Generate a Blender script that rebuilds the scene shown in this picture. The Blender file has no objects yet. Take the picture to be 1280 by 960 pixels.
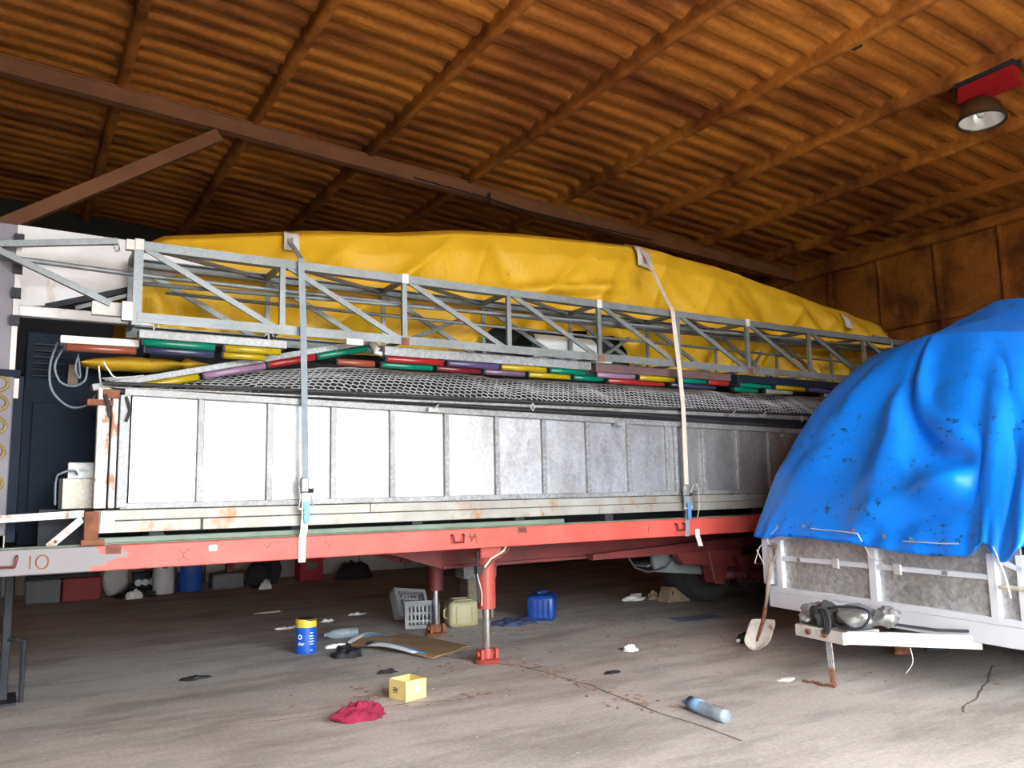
import bpy, bmesh, math, random
from mathutils import Vector, Matrix, noise
random.seed(7)
SC = bpy.context.scene
COL = SC.collection
PI = math.pi

# ------------------------------------------------------------------ camera
YAW, PITCH, ROLL, EYE = math.radians(31.638), math.radians(7.735), math.radians(-1.2785), 1.5
fw = Vector((math.sin(YAW), math.cos(YAW), 0)); rt = Vector((math.cos(YAW), -math.sin(YAW), 0)); up = Vector((0, 0, 1))
f2 = fw*math.cos(PITCH) + up*math.sin(PITCH); u2 = up*math.cos(PITCH) - fw*math.sin(PITCH)
r2 = rt*math.cos(ROLL) + u2*math.sin(ROLL); u3 = u2*math.cos(ROLL) - rt*math.sin(ROLL)
cd = bpy.data.cameras.new('camera'); cam = bpy.data.objects.new('camera', cd); COL.objects.link(cam)
M3 = Matrix((r2, u3, -f2)).transposed()
cam.matrix_world = Matrix.Translation((0, 0, EYE)) @ M3.to_4x4()
cd.sensor_fit = 'HORIZONTAL'; cd.sensor_width = 36; cd.lens = 36*1021.25/1280; cd.clip_end = 300
SC.camera = cam

# ------------------------------------------------------------------ light
w = bpy.data.worlds.new('sky'); SC.world = w; w.use_nodes = True
bg = w.node_tree.nodes['Background']; bg.inputs[0].default_value = (0.95, 0.97, 1.0, 1); bg.inputs[1].default_value = 6.4
sd = bpy.data.lights.new('sun', 'SUN'); sun = bpy.data.objects.new('sun', sd); COL.objects.link(sun)
sd.energy = 15.0; sd.angle = math.radians(0.6); sd.color = (1.0, 0.93, 0.82)
sun.rotation_euler = Vector((0.72, 0.10, -0.95)).to_track_quat('-Z', 'Y').to_euler()
vs = SC.view_settings
vs.view_transform = 'Standard'; vs.look = 'None'; vs.exposure = 1.6; vs.gamma = 1.0; vs.use_curve_mapping = False
SC.cycles.use_denoising = True
SC.cycles.max_bounces = 8; SC.cycles.diffuse_bounces = 5; SC.cycles.sample_clamp_indirect = 8.0

# ------------------------------------------------------------------ materials
MATS = {}
def nodes(name):
    m = bpy.data.materials.new(name); m.use_nodes = True
    nt = m.node_tree; b = nt.nodes['Principled BSDF']
    return m, nt, b
def ramp(nt, fac, c0, c1, p0=0.35, p1=0.65):
    r = nt.nodes.new('ShaderNodeValToRGB'); r.color_ramp.elements[0].position = p0; r.color_ramp.elements[1].position = p1
    r.color_ramp.elements[0].color = (*c0, 1) if len(c0) == 3 else c0
    r.color_ramp.elements[1].color = (*c1, 1) if len(c1) == 3 else c1
    nt.links.new(fac, r.inputs[0]); return r.outputs[0]
def coords(nt, scale=(1, 1, 1), kind='Object'):
    t = nt.nodes.new('ShaderNodeTexCoord'); mp = nt.nodes.new('ShaderNodeMapping'); mp.inputs['Scale'].default_value = scale
    nt.links.new(t.outputs[kind], mp.inputs[0]); return mp.outputs[0]
def noise_t(nt, vec, scale, detail=5, rough=0.55):
    n = nt.nodes.new('ShaderNodeTexNoise'); n.inputs['Scale'].default_value = scale
    n.inputs['Detail'].default_value = detail; n.inputs['Roughness'].default_value = rough
    nt.links.new(vec, n.inputs['Vector']); return n.outputs[0]
def mixc(nt, fac, a, b, mode='MIX'):
    m = nt.nodes.new('ShaderNodeMix'); m.data_type = 'RGBA'; m.blend_type = mode
    if isinstance(fac, float): m.inputs[0].default_value = fac
    else: nt.links.new(fac, m.inputs[0])
    for s, v in ((m.inputs[6], a), (m.inputs[7], b)):
        if isinstance(v, tuple): s.default_value = (*v, 1)
        else: nt.links.new(v, s)
    return m.outputs[2]
def bump(nt, b, h, strength=0.3, dist=0.01):
    n = nt.nodes.new('ShaderNodeBump'); n.inputs['Strength'].default_value = strength; n.inputs['Distance'].default_value = dist
    nt.links.new(h, n.inputs['Height']); nt.links.new(n.outputs[0], b.inputs['Normal'])
def pm(name, c, c2=None, scale=6, rough=0.6, metal=0.0, bmp=0.15, stretch=(1, 1, 1), p0=0.35, p1=0.7, rust=None, spec=0.5, trans=0.0, dist=0.01, rust_at=(0.62, 0.72)):
    """painted / plain surface: two tones blended by noise, optional rust spots, fine relief"""
    m, nt, b = nodes(name)
    c2 = c2 or tuple(x*0.8 for x in c)
    v = coords(nt, stretch); n = noise_t(nt, v, scale)
    col = ramp(nt, n, c, c2, p0, p1)
    if rust:
        n2 = noise_t(nt, coords(nt, (1.3, 1.1, 0.7)), scale*1.4, 8, 0.7)
        f = ramp(nt, n2, (0, 0, 0), (1, 1, 1), *rust_at)
        col = mixc(nt, f, col, rust)
    nt.links.new(col, b.inputs['Base Color'])
    b.inputs['Roughness'].default_value = rough; b.inputs['Metallic'].default_value = metal
    b.inputs['Specular IOR Level'].default_value = spec
    if trans: b.inputs['Transmission Weight'].default_value = trans
    if bmp: bump(nt, b, noise_t(nt, v, scale*5, 4), bmp, dist)
    MATS[name] = m; return m
def mat_floor():
    m, nt, b = nodes('concrete'); v = coords(nt)
    a = ramp(nt, noise_t(nt, v, 0.55, 8, 0.62), (0.38, 0.355, 0.325), (0.52, 0.49, 0.45), 0.3, 0.7)
    st = ramp(nt, noise_t(nt, coords(nt, (0.5, 1.6, 1)), 1.1, 8, 0.7), (0.62, 0.61, 0.6), (1, 1, 1), 0.36, 0.55)
    col = mixc(nt, 1.0, a, st, 'MULTIPLY')
    sp = ramp(nt, noise_t(nt, v, 34, 6, 0.75), (0.78, 0.76, 0.74), (1.1, 1.1, 1.1), 0.3, 0.62)
    col = mixc(nt, 1.0, col, sp, 'MULTIPLY')
    sc = ramp(nt, noise_t(nt, coords(nt, (0.25, 3.2, 1)), 3.0, 3, 0.4), (0, 0, 0), (1, 1, 1), 0.715, 0.73)
    col = mixc(nt, sc, col, (0.50, 0.48, 0.45))
    nt.links.new(col, b.inputs['Base Color']); b.inputs['Roughness'].default_value = 0.92; b.inputs['Specular IOR Level'].default_value = 0.2
    bump(nt, b, noise_t(nt, v, 22, 8, 0.7), 0.25, 0.01); MATS['concrete'] = m
def mat_foam():
    m, nt, b = nodes('orange_foam'); v = coords(nt)
    a = ramp(nt, noise_t(nt, v, 0.45, 5, 0.6), (0.36, 0.105, 0.014), (0.57, 0.215, 0.022), 0.3, 0.7)
    stain = ramp(nt, noise_t(nt, coords(nt, (0.30, 1.3, 1)), 1.0, 7, 0.65), (0.34, 0.22, 0.18), (1, 1, 1), 0.37, 0.56)
    col = mixc(nt, 1.0, a, stain, 'MULTIPLY')
    fine = ramp(nt, noise_t(nt, v, 16, 6, 0.7), (0.72, 0.70, 0.68), (1.12, 1.1, 1.05), 0.3, 0.7)
    col = mixc(nt, 1.0, col, fine, 'MULTIPLY')
    nt.links.new(col, b.inputs['Base Color']); b.inputs['Roughness'].default_value = 0.75
    bump(nt, b, noise_t(nt, v, 14, 6, 0.7), 0.5, 0.03); MATS['orange_foam'] = m
def mat_galv(name, c0, c1, rough, metal, scale=28):
    m, nt, b = nodes(name); v = coords(nt)
    vo = nt.nodes.new('ShaderNodeTexVoronoi'); vo.inputs['Scale'].default_value = scale; nt.links.new(v, vo.inputs['Vector'])
    bw = nt.nodes.new('ShaderNodeRGBToBW'); nt.links.new(vo.outputs['Color'], bw.inputs[0])
    col = ramp(nt, bw.outputs[0], c0, c1, 0.15, 0.85)
    dirt = ramp(nt, noise_t(nt, coords(nt, (1, 1, 0.5)), 2.3, 8, 0.7), (0.72, 0.70, 0.66), (1, 1, 1), 0.36, 0.56)
    col = mixc(nt, 1.0, col, dirt, 'MULTIPLY')
    nt.links.new(col, b.inputs['Base Color']); b.inputs['Roughness'].default_value = rough; b.inputs['Metallic'].default_value = metal
    rr = ramp(nt, bw.outputs[0], (rough*0.8,)*3, (min(1, rough*1.25),)*3, 0.1, 0.9); nt.links.new(rr, b.inputs['Roughness'])
    bump(nt, b, noise_t(nt, v, 3.0, 3), 0.08, 0.02); MATS[name] = m
def mat_red():
    m, nt, b = nodes('red_paint'); v = coords(nt)
    a = ramp(nt, noise_t(nt, v, 2.5, 6, 0.6), (0.52, 0.060, 0.042), (0.62, 0.105, 0.080), 0.3, 0.7)
    rub = ramp(nt, noise_t(nt, coords(nt, (2.0, 1, 3.0)), 4.2, 8, 0.7), (0, 0, 0), (1, 1, 1), 0.64, 0.70)
    col = mixc(nt, rub, a, (0.20, 0.045, 0.03))
    # worn grey primer toward the front end of the rail (x < 1.1 m)
    sx = nt.nodes.new('ShaderNodeSeparateXYZ'); t = nt.nodes.new('ShaderNodeTexCoord'); nt.links.new(t.outputs['Object'], sx.inputs[0])
    ad = nt.nodes.new('ShaderNodeMath'); ad.operation = 'MULTIPLY_ADD'
    nt.links.new(noise_t(nt, coords(nt, (1, 1, 2)), 3.2, 6, 0.65), ad.inputs[0]); ad.inputs[1].default_value = -1.6
    sh = nt.nodes.new('ShaderNodeMath'); sh.operation = 'ADD'; sh.inputs[1].default_value = 5.75; nt.links.new(sx.outputs[0], sh.inputs[0]); nt.links.new(sh.outputs[0], ad.inputs[2])
    f = ramp(nt, ad.outputs[0], (1, 1, 1), (0, 0, 0), 0.02, 0.05)
    col = mixc(nt, f, col, (0.19, 0.175, 0.18))
    nt.links.new(col, b.inputs['Base Color']); b.inputs['Roughness'].default_value = 0.5
    bump(nt, b, noise_t(nt, v, 30, 4), 0.08, 0.01); MATS['red_paint'] = m
def mat_tarp(name, c0, c1, rough, spec, crease, dirt=None, coat=0.0):
    m, nt, b = nodes(name); v = coords(nt)
    col = ramp(nt, noise_t(nt, v, 1.4, 5, 0.6), c0, c1, 0.3, 0.7)
    if dirt:
        f = ramp(nt, noise_t(nt, coords(nt, (1, 1, 1.6)), dirt[1], 9, 0.75), (0, 0, 0), (1, 1, 1), dirt[2], dirt[2]+0.05)
        msk = ramp(nt, noise_t(nt, v, 1.3, 2, 0.5), (0, 0, 0), (1, 1, 1), 0.46, 0.56)
        mm = nt.nodes.new('ShaderNodeMath'); mm.operation = 'MULTIPLY'; nt.links.new(f, mm.inputs[0]); nt.links.new(msk, mm.inputs[1])
        col = mixc(nt, mm.outputs[0], col, dirt[0])
    nt.links.new(col, b.inputs['Base Color']); b.inputs['Roughness'].default_value = rough; b.inputs['Specular IOR Level'].default_value = spec
    b.inputs['Coat Weight'].default_value = coat; b.inputs['Coat Roughness'].default_value = 0.25
    wv = noise_t(nt, coords(nt, (1.0, 1.0, 0.5)), 5.0, 6, 0.6)
    bump(nt, b, wv, crease, 0.05); MATS[name] = m
mat_floor(); mat_foam(); mat_red()
mat_galv('galvanised', (0.32, 0.33, 0.34), (0.46, 0.47, 0.48), 0.48, 0.55, 45)
mat_galv('galv_dull', (0.20, 0.21, 0.215), (0.33, 0.34, 0.345), 0.5, 0.3, 45)
mat_galv('sheet_metal', (0.40, 0.41, 0.42), (0.50, 0.51, 0.52), 0.46, 0.80, 40)
mat_galv('spangle_sheet', (0.42, 0.44, 0.44), (0.66, 0.68, 0.67), 0.42, 0.5, 34)
mat_galv('truss_steel', (0.17, 0.19, 0.20), (0.23, 0.255, 0.26), 0.5, 0.4, 60)
mat_tarp('yellow_tarp', (0.56, 0.32, 0.010), (0.65, 0.39, 0.016), 0.55, 0.4, 0.35, ((0.22, 0.12, 0.02), 7, 0.62))
mat_tarp('blue_tarp', (0.002, 0.17, 0.74), (0.003, 0.215, 0.86), 0.40, 0.25, 0.10, ((0.01, 0.03, 0.05), 9, 0.57), 0.04)
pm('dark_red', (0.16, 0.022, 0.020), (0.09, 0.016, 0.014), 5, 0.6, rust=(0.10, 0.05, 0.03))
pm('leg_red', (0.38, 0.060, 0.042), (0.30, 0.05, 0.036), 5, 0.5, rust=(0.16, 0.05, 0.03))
pm('chrome', (0.75, 0.75, 0.75), (0.65, 0.65, 0.65), 3, 0.15, 1.0, 0.02)
pm('green_paint', (0.16, 0.22, 0.16), (0.11, 0.15, 0.11), 4, 0.55)
pm('white_rusty', (0.66, 0.64, 0.60), (0.52, 0.49, 0.44), 4, 0.5, rust=(0.28, 0.11, 0.04), rust_at=(0.55, 0.63))
pm('white_paint', (0.74, 0.77, 0.82), (0.66, 0.68, 0.72), 3, 0.42, rust=(0.45, 0.27, 0.16), rust_at=(0.70, 0.78))
pm('white_board', (0.66, 0.65, 0.66), (0.54, 0.53, 0.53), 3, 0.5, rust=(0.40, 0.33, 0.26), rust_at=(0.58, 0.72))
pm('cream_rail', (0.36, 0.36, 0.32), (0.26, 0.25, 0.22), 3, 0.5, 0.25, rust=(0.30, 0.16, 0.08), rust_at=(0.56, 0.66))
pm('rust', (0.24, 0.085, 0.04), (0.12, 0.045, 0.025), 14, 0.85, bmp=0.4)
pm('black_rubber', (0.020, 0.020, 0.021), (0.035, 0.034, 0.033), 8, 0.75)
pm('tyre_rubber', (0.045, 0.044, 0.043), (0.075, 0.072, 0.068), 5, 0.85)
pm('dark_steel', (0.022, 0.025, 0.031), (0.036, 0.039, 0.045), 4, 0.65, spec=0.2)
pm('navy_steel', (0.010, 0.015, 0.026), (0.015, 0.021, 0.034), 4, 0.7, spec=0.1)
pm('wire', (0.62, 0.64, 0.66), (0.52, 0.53, 0.55), 8, 0.45, 0.1, 0)
pm('grey_panel', (0.17, 0.155, 0.18), (0.12, 0.11, 0.13), 3, 0.6)
pm('yellow_sign', (0.22, 0.155, 0.04), None, 6, 0.6)
pm('cable', (0.16, 0.20, 0.24), None, 6, 0.5, 0, 0)
pm('strap_grey', (0.24, 0.29, 0.32), (0.19, 0.22, 0.25), 9, 0.8, bmp=0.3)
pm('strap_tan', (0.60, 0.54, 0.46), (0.50, 0.43, 0.35), 9, 0.8, bmp=0.3)
pm('strap_pale', (0.74, 0.72, 0.66), (0.62, 0.60, 0.54), 9, 0.8, bmp=0.3)
pm('strap_teal', (0.20, 0.42, 0.50), None, 9, 0.7)
pm('strap_blue', (0.08, 0.26, 0.55), None, 9, 0.7)
pm('pad_white', (0.60, 0.58, 0.56), (0.45, 0.44, 0.42), 6, 0.7)
pm('wall_white', (0.52, 0.53, 0.52), (0.38, 0.38, 0.37), 1.2, 0.85, bmp=0.2)
pm('wall_plain', (0.035, 0.036, 0.045), (0.05, 0.048, 0.05), 1.2, 0.85)
pm('bounce_slab', (0.66, 0.60, 0.51), (0.58, 0.52, 0.44), 0.8, 0.9)
pm('dark_ground', (0.05, 0.055, 0.035), (0.075, 0.07, 0.045), 0.6, 0.95)
pm('rafter_brown', (0.28, 0.115, 0.05), (0.20, 0.08, 0.04), 2, 0.7)
pm('lamp_red', (0.42, 0.010, 0.022), None, 5, 0.45)
pm('lamp_bronze', (0.20, 0.14, 0.085), (0.14, 0.10, 0.06), 4, 0.35, 0.7)
pm('lamp_reflector', (0.80, 0.81, 0.82), None, 4, 0.3, 0.4, 0)
pm('cardboard', (0.30, 0.19, 0.095), (0.22, 0.135, 0.065), 3, 0.9, bmp=0.2, rust=(0.09, 0.055, 0.035), rust_at=(0.66, 0.74))
pm('tape_blue', (0.04, 0.30, 0.62), None, 5, 0.35); pm('tape_white', (0.75, 0.78, 0.80), None, 5, 0.4)
pm('crate_grey', (0.34, 0.35, 0.36), (0.27, 0.28, 0.28), 6, 0.6)
pm('jerry_cream', (0.40, 0.37, 0.22), (0.30, 0.26, 0.13), 3, 0.45)
pm('jerry_blue', (0.012, 0.055, 0.28), (0.008, 0.035, 0.18), 4, 0.35)
pm('cloth_blue', (0.035, 0.055, 0.12), (0.02, 0.03, 0.07), 9, 0.9, bmp=0.6)
pm('wood_old', (0.25, 0.20, 0.15), (0.16, 0.125, 0.09), 3, 0.9, stretch=(1, 1, 8), bmp=0.4)
pm('can_blue', (0.006, 0.10, 0.52), None, 4, 0.35); pm('can_yellow', (0.80, 0.55, 0.05), None, 4, 0.4); pm('print_white', (0.8, 0.82, 0.85), None, 4, 0.5)
pm('box_yellow', (0.78, 0.62, 0.24), (0.70, 0.54, 0.20), 4, 0.8); pm('print_dark', (0.05, 0.05, 0.05), None, 5, 0.8)
pm('cloth_red', (0.27, 0.010, 0.045), (0.16, 0.005, 0.025), 12, 0.9, bmp=0.6)
pm('paper', (0.80, 0.80, 0.78), (0.68, 0.68, 0.66), 9, 0.9, bmp=0.4)
pm('pet', (0.55, 0.66, 0.74), (0.42, 0.52, 0.60), 9, 0.12, trans=0.6, bmp=0.2)
pm('pet_blue', (0.25, 0.45, 0.72), None, 9, 0.15, trans=0.35)
pm('glass_green', (0.05, 0.09, 0.05), None, 5, 0.15)
pm('bin_bag', (0.012, 0.012, 0.014), (0.03, 0.03, 0.034), 10, 0.35, bmp=0.8, dist=0.03)
pm('drum_white', (0.62, 0.63, 0.62), (0.52, 0.52, 0.50), 3, 0.6); pm('drum_blue', (0.015, 0.08, 0.36), None, 4, 0.5)
pm('plastic_red', (0.40, 0.012, 0.030), None, 5, 0.5); pm('box_dim_red', (0.28, 0.035, 0.035), None, 4, 0.7); pm('box_dim_grey', (0.16, 0.17, 0.18), None, 4, 0.7)
pm('chock_tan', (0.40, 0.31, 0.20), (0.30, 0.22, 0.14), 6, 0.85)
pm('flat_blue', (0.10, 0.14, 0.21), (0.14, 0.17, 0.22), 5, 0.6)
pm('mud_flap', (0.12, 0.14, 0.135), (0.09, 0.10, 0.10), 6, 0.7)
pm('leaf', (0.40, 0.26, 0.17), (0.24, 0.14, 0.09), 40, 0.9)
pm('flake', (0.62, 0.58, 0.52), (0.5, 0.45, 0.4), 30, 0.9)
pm('crack', (0.10, 0.085, 0.07), (0.16, 0.13, 0.11), 12, 0.95)
pm('shovel_steel', (0.56, 0.51, 0.46), (0.42, 0.36, 0.31), 10, 0.6, 0.2, rust=(0.20, 0.10, 0.07), rust_at=(0.56, 0.64))
pm('shovel_wood', (0.36, 0.30, 0.24), (0.25, 0.19, 0.15), 8, 0.8)
pm('alu_dull', (0.36, 0.37, 0.36), (0.24, 0.24, 0.23), 12, 0.4, 0.6, 0.5)
pm('brown_housing', (0.13, 0.075, 0.07), (0.09, 0.05, 0.05), 5, 0.5)  # darkened base: the shade on this housing is put into its colour
pm('motor_white', (0.62, 0.64, 0.64), (0.5, 0.52, 0.52), 4, 0.4)
LENS = {}
for nm, c in dict(green=(0.0, 0.30, 0.18), navy=(0.06, 0.07, 0.16), yellow=(0.72, 0.52, 0.01), orange=(0.48, 0.12, 0.06), lilac=(0.48, 0.28, 0.46),
                  red=(0.58, 0.030, 0.028), purple=(0.14, 0.10, 0.26), maroon=(0.24, 0.015, 0.03), mauve=(0.28, 0.16, 0.26), clear=(0.62, 0.60, 0.52)).items():
    c = tuple(x*0.5 for x in c)  # lens colours lowered: the shade under the truss is put into them
    LENS[nm] = pm('lens_'+nm, c, tuple(x*0.85 for x in c), 8, 0.22, 0, 0.03)
def mat_checker():
    m, nt, b = nodes('chequer_plate'); v = coords(nt)
    b.inputs['Base Color'].default_value = (0.72, 0.70, 0.64, 1); b.inputs['Metallic'].default_value = 0.3; b.inputs['Roughness'].default_value = 0.35
    col = ramp(nt, noise_t(nt, v, 9, 6), (0.20, 0.18, 0.13), (0.27, 0.25, 0.21)); nt.links.new(col, b.inputs['Base Color']); MATS['chequer_plate'] = m
mat_checker()

# ------------------------------------------------------------------ mesh helpers
ORG = {}
class MB:
    def __init__(s): s.v = []; s.f = []
    def add(s, vs, fs):
        o = len(s.v); s.v += [Vector(p) for p in vs]; s.f += [tuple(i+o for i in f) for f in fs]; return s
    def curve(s, pts, r, n=6):   # smooth tube through the points
        P = [Vector(p) for p in pts]; out = []
        for i in range(len(P)-1):
            a, b, c, d = P[max(i-1, 0)], P[i], P[i+1], P[min(i+2, len(P)-1)]
            for k in range(6):
                t = k/6; out.append(0.5*((2*b)+(c-a)*t+(2*a-5*b+4*c-d)*t*t+(3*b-a-3*c+d)*t**3))
        return s.tube(out+[P[-1]], r, n)
    def box(s, a, b):
        x0, y0, z0 = a; x1, y1, z1 = b
        return s.add([(x0,y0,z0),(x1,y0,z0),(x1,y1,z0),(x0,y1,z0),(x0,y0,z1),(x1,y0,z1),(x1,y1,z1),(x0,y1,z1)],
                     [(0,3,2,1),(4,5,6,7),(0,1,5,4),(1,2,6,5),(2,3,7,6),(3,0,4,7)])
    def hexa(s, p):   # eight corners in box order
        return s.add(p, [(0,3,2,1),(4,5,6,7),(0,1,5,4),(1,2,6,5),(2,3,7,6),(3,0,4,7)])
    def bar(s, p, q, wd, ht, upv=(0, 0, 1)):   # rectangular bar from p to q
        p = Vector(p); q = Vector(q); d = (q-p).normalized(); u = Vector(upv)
        sd_ = d.cross(u)
        if sd_.length < 1e-4: sd_ = d.cross(Vector((0, 1, 0)))
        sd_.normalize(); u = sd_.cross(d).normalized(); a = sd_*wd/2; c = u*ht/2
        return s.hexa([p-a-c, p+a-c, q+a-c, q-a-c, p-a+c, p+a+c, q+a+c, q-a+c])
    def tube(s, pts, r, n=8, cap=True):
        pts = [Vector(p) for p in pts]; rs = r if isinstance(r, (list, tuple)) else [r]*len(pts)
        o = len(s.v); N = len(pts); prev = None
        for i, p in enumerate(pts):
            d = (pts[min(i+1, N-1)] - pts[max(i-1, 0)]).normalized()
            if prev is None:
                a = d.orthogonal().normalized()
            else:
                a = prev - d*prev.dot(d)
                a = a.normalized() if a.length > 1e-6 else d.orthogonal().normalized()
            prev = a; b = d.cross(a)
            for k in range(n):
                t = 2*PI*k/n; s.v.append(p + (a*math.cos(t) + b*math.sin(t))*rs[i])
        for i in range(N-1):
            for k in range(n):
                s.f.append((o+i*n+k, o+i*n+(k+1) % n, o+(i+1)*n+(k+1) % n, o+(i+1)*n+k))
        if cap:
            s.f.append(tuple(o+k for k in reversed(range(n)))); s.f.append(tuple(o+(N-1)*n+k for k in range(n)))
        return s
    def lathe(s, prof, c=(0, 0, 0), axis=(0, 0, 1), n=24, cap=True):   # prof: (radius, along axis)
        ax = Vector(axis).normalized(); a = ax.orthogonal().normalized(); b = ax.cross(a); c = Vector(c); o = len(s.v); N = len(prof)
        for r, h in prof:
            for k in range(n):
                t = 2*PI*k/n; s.v.append(c + ax*h + (a*math.cos(t)+b*math.sin(t))*r)
        for i in range(N-1):
            for k in range(n):
                s.f.append((o+i*n+k, o+i*n+(k+1) % n, o+(i+1)*n+(k+1) % n, o+(i+1)*n+k))
        cap = cap and tuple(prof[0]) != tuple(prof[-1])
        if cap and prof[0][0] > 1e-4: s.f.append(tuple(o+k for k in reversed(range(n))))
        if cap and prof[-1][0] > 1e-4: s.f.append(tuple(o+(N-1)*n+k for k in range(n)))
        return s
    def grid(s, fn, nu, nv, closed_u=False):
        o = len(s.v)
        for j in range(nv+1):
            for i in range(nu+1): s.v.append(Vector(fn(i/nu, j/nv)))
        for j in range(nv):
            for i in range(nu):
                a = o+j*(nu+1)+i; s.f.append((a, a+1, a+nu+2, a+nu+1))
        return s
    def ribbon(s, pts, wv, th):   # strap: polyline pts, width vector, thickness along local normal
        pts = [Vector(p) for p in pts]; wv = Vector(wv); o = len(s.v); N = len(pts)
        for i, p in enumerate(pts):
            d = (pts[min(i+1, N-1)] - pts[max(i-1, 0)]).normalized(); nn = d.cross(wv).normalized()*th/2
            s.v += [p-wv/2-nn, p+wv/2-nn, p+wv/2+nn, p-wv/2+nn]
        for i in range(N-1):
            for k in range(4): s.f.append((o+i*4+k, o+i*4+(k+1) % 4, o+i*4+4+(k+1) % 4, o+i*4+4+k))
        s.f.append((o+3, o+2, o+1, o)); e = o+(N-1)*4; s.f.append((e, e+1, e+2, e+3))
        return s
    def build(s, name, mat, parent=None, smooth=False, bevel=0.0, origin=None, solid=0.0, segs=1):
        me = bpy.data.meshes.new(name)
        if parent is not None: og = ORG[parent.name]
        else:
            if origin is None:
                xs = [p.x for p in s.v]; ys = [p.y for p in s.v]; zs = [p.z for p in s.v]
                origin = Vector(((min(xs)+max(xs))/2, (min(ys)+max(ys))/2, min(zs)))
            og = Vector(origin)
        me.from_pydata([tuple(p-og) for p in s.v], [], s.f); me.validate()
        bm = bmesh.new(); bm.from_mesh(me)
        if bevel: bmesh.ops.bevel(bm, geom=list(bm.edges), offset=bevel, segments=segs, profile=0.5, affect='EDGES', clamp_overlap=True)
        if not solid: bmesh.ops.recalc_face_normals(bm, faces=bm.faces)
        bm.to_mesh(me); bm.free()
        if smooth: me.polygons.foreach_set('use_smooth', [True]*len(me.polygons))
        me.materials.append(MATS[mat] if isinstance(mat, str) else mat)
        o = bpy.data.objects.new(name, me); COL.objects.link(o)
        if parent is not None: o.parent = parent
        else: o.location = og
        ORG[o.name] = og
        if solid:
            md = o.modifiers.new('thickness', 'SOLIDIFY'); md.thickness = solid; md.offset = 0
        return o
def tag(o, label, cat, group=None):
    o['label'] = label; o['category'] = cat
    if group: o['group'] = group
    return o
def thing(name, loc, label, cat, group=None):
    e = bpy.data.objects.new(name, None); COL.objects.link(e); e.location = loc; e.empty_display_size = 0.2
    ORG[e.name] = Vector(loc); return tag(e, label, cat, group)
def struct(o): o['kind'] = 'structure'; return o
def nz(x, y=0, z=0): return noise.noise(Vector((x, y, z)))
def interp(tab, x):
    if x <= tab[0][0]: return tab[0][1]
    for (a, b), (c, d) in zip(tab, tab[1:]):
        if x <= c: return b + (d-b)*(x-a)/(c-a)
    return tab[-1][1]

# ------------------------------------------------------------------ the hall
XW, YB, XL, YF = 13.5, 16.4, -9.0, -2.0        # right wall, back wall, left wall, front
def pur_z(x): return 6.72 - 0.0634*x            # underside of the purlins
struct(MB().grid(lambda a, b: (XL + a*(XW+0.2-XL), YF + b*(YB+.2-YF), 0), 8, 8).build('floor', 'concrete', None, origin=(0, 0, 0)))
struct(MB().grid(lambda a, b: (-60 + a*120, -60 + b*57, -0.01), 2, 2).build('ground', 'dark_ground', None, origin=(0, 0, -0.01)))  # unseen ground, kept dark to limit bounce on the left and back ceiling
struct(MB().box((2.2, -8.0, -0.05), (14.0, YF, 0.0)).build('bounce_slab', 'bounce_slab', None))  # unseen bright slab, added and shaped to bounce sunlight onto the ceiling
FLOOR = bpy.data.objects['floor']
def crack(pts, wd):
    m = MB(); L = []; R_ = []
    P = []
    for (a, b), (c, d) in zip(pts, pts[1:]):
        for k in range(10): t = k/10; P.append((a+(c-a)*t + 0.03*nz(a*3+k*.3, b), b+(d-b)*t + 0.03*nz(b*3+k*.3, 9)))
    for i in range(len(P)-1):
        d = Vector((P[i+1][0]-P[i][0], P[i+1][1]-P[i][1], 0)).normalized(); n = Vector((-d.y, d.x, 0))*wd*(0.6+0.5*random.random())
        a = Vector((*P[i], 0.002)); b = Vector((*P[i+1], 0.002)); m.add([a-n, a+n, b+n*.8, b-n*.8], [(0, 1, 2, 3)])
    m.build('crack', 'crack', FLOOR)
crack([(2.5, 10.2), (3.2, 9.0), (3.6, 7.2), (3.95, 6.3), (4.0, 5.4), (3.9, 4.6), (3.85, 3.6)], 0.012)
crack([(5.5, 3.3), (6.3, 3.6), (7.2, 4.0)], 0.010)
crack([(1.5, 5.9), (2.6, 5.75), (3.2, 5.55)], 0.008)

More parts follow.
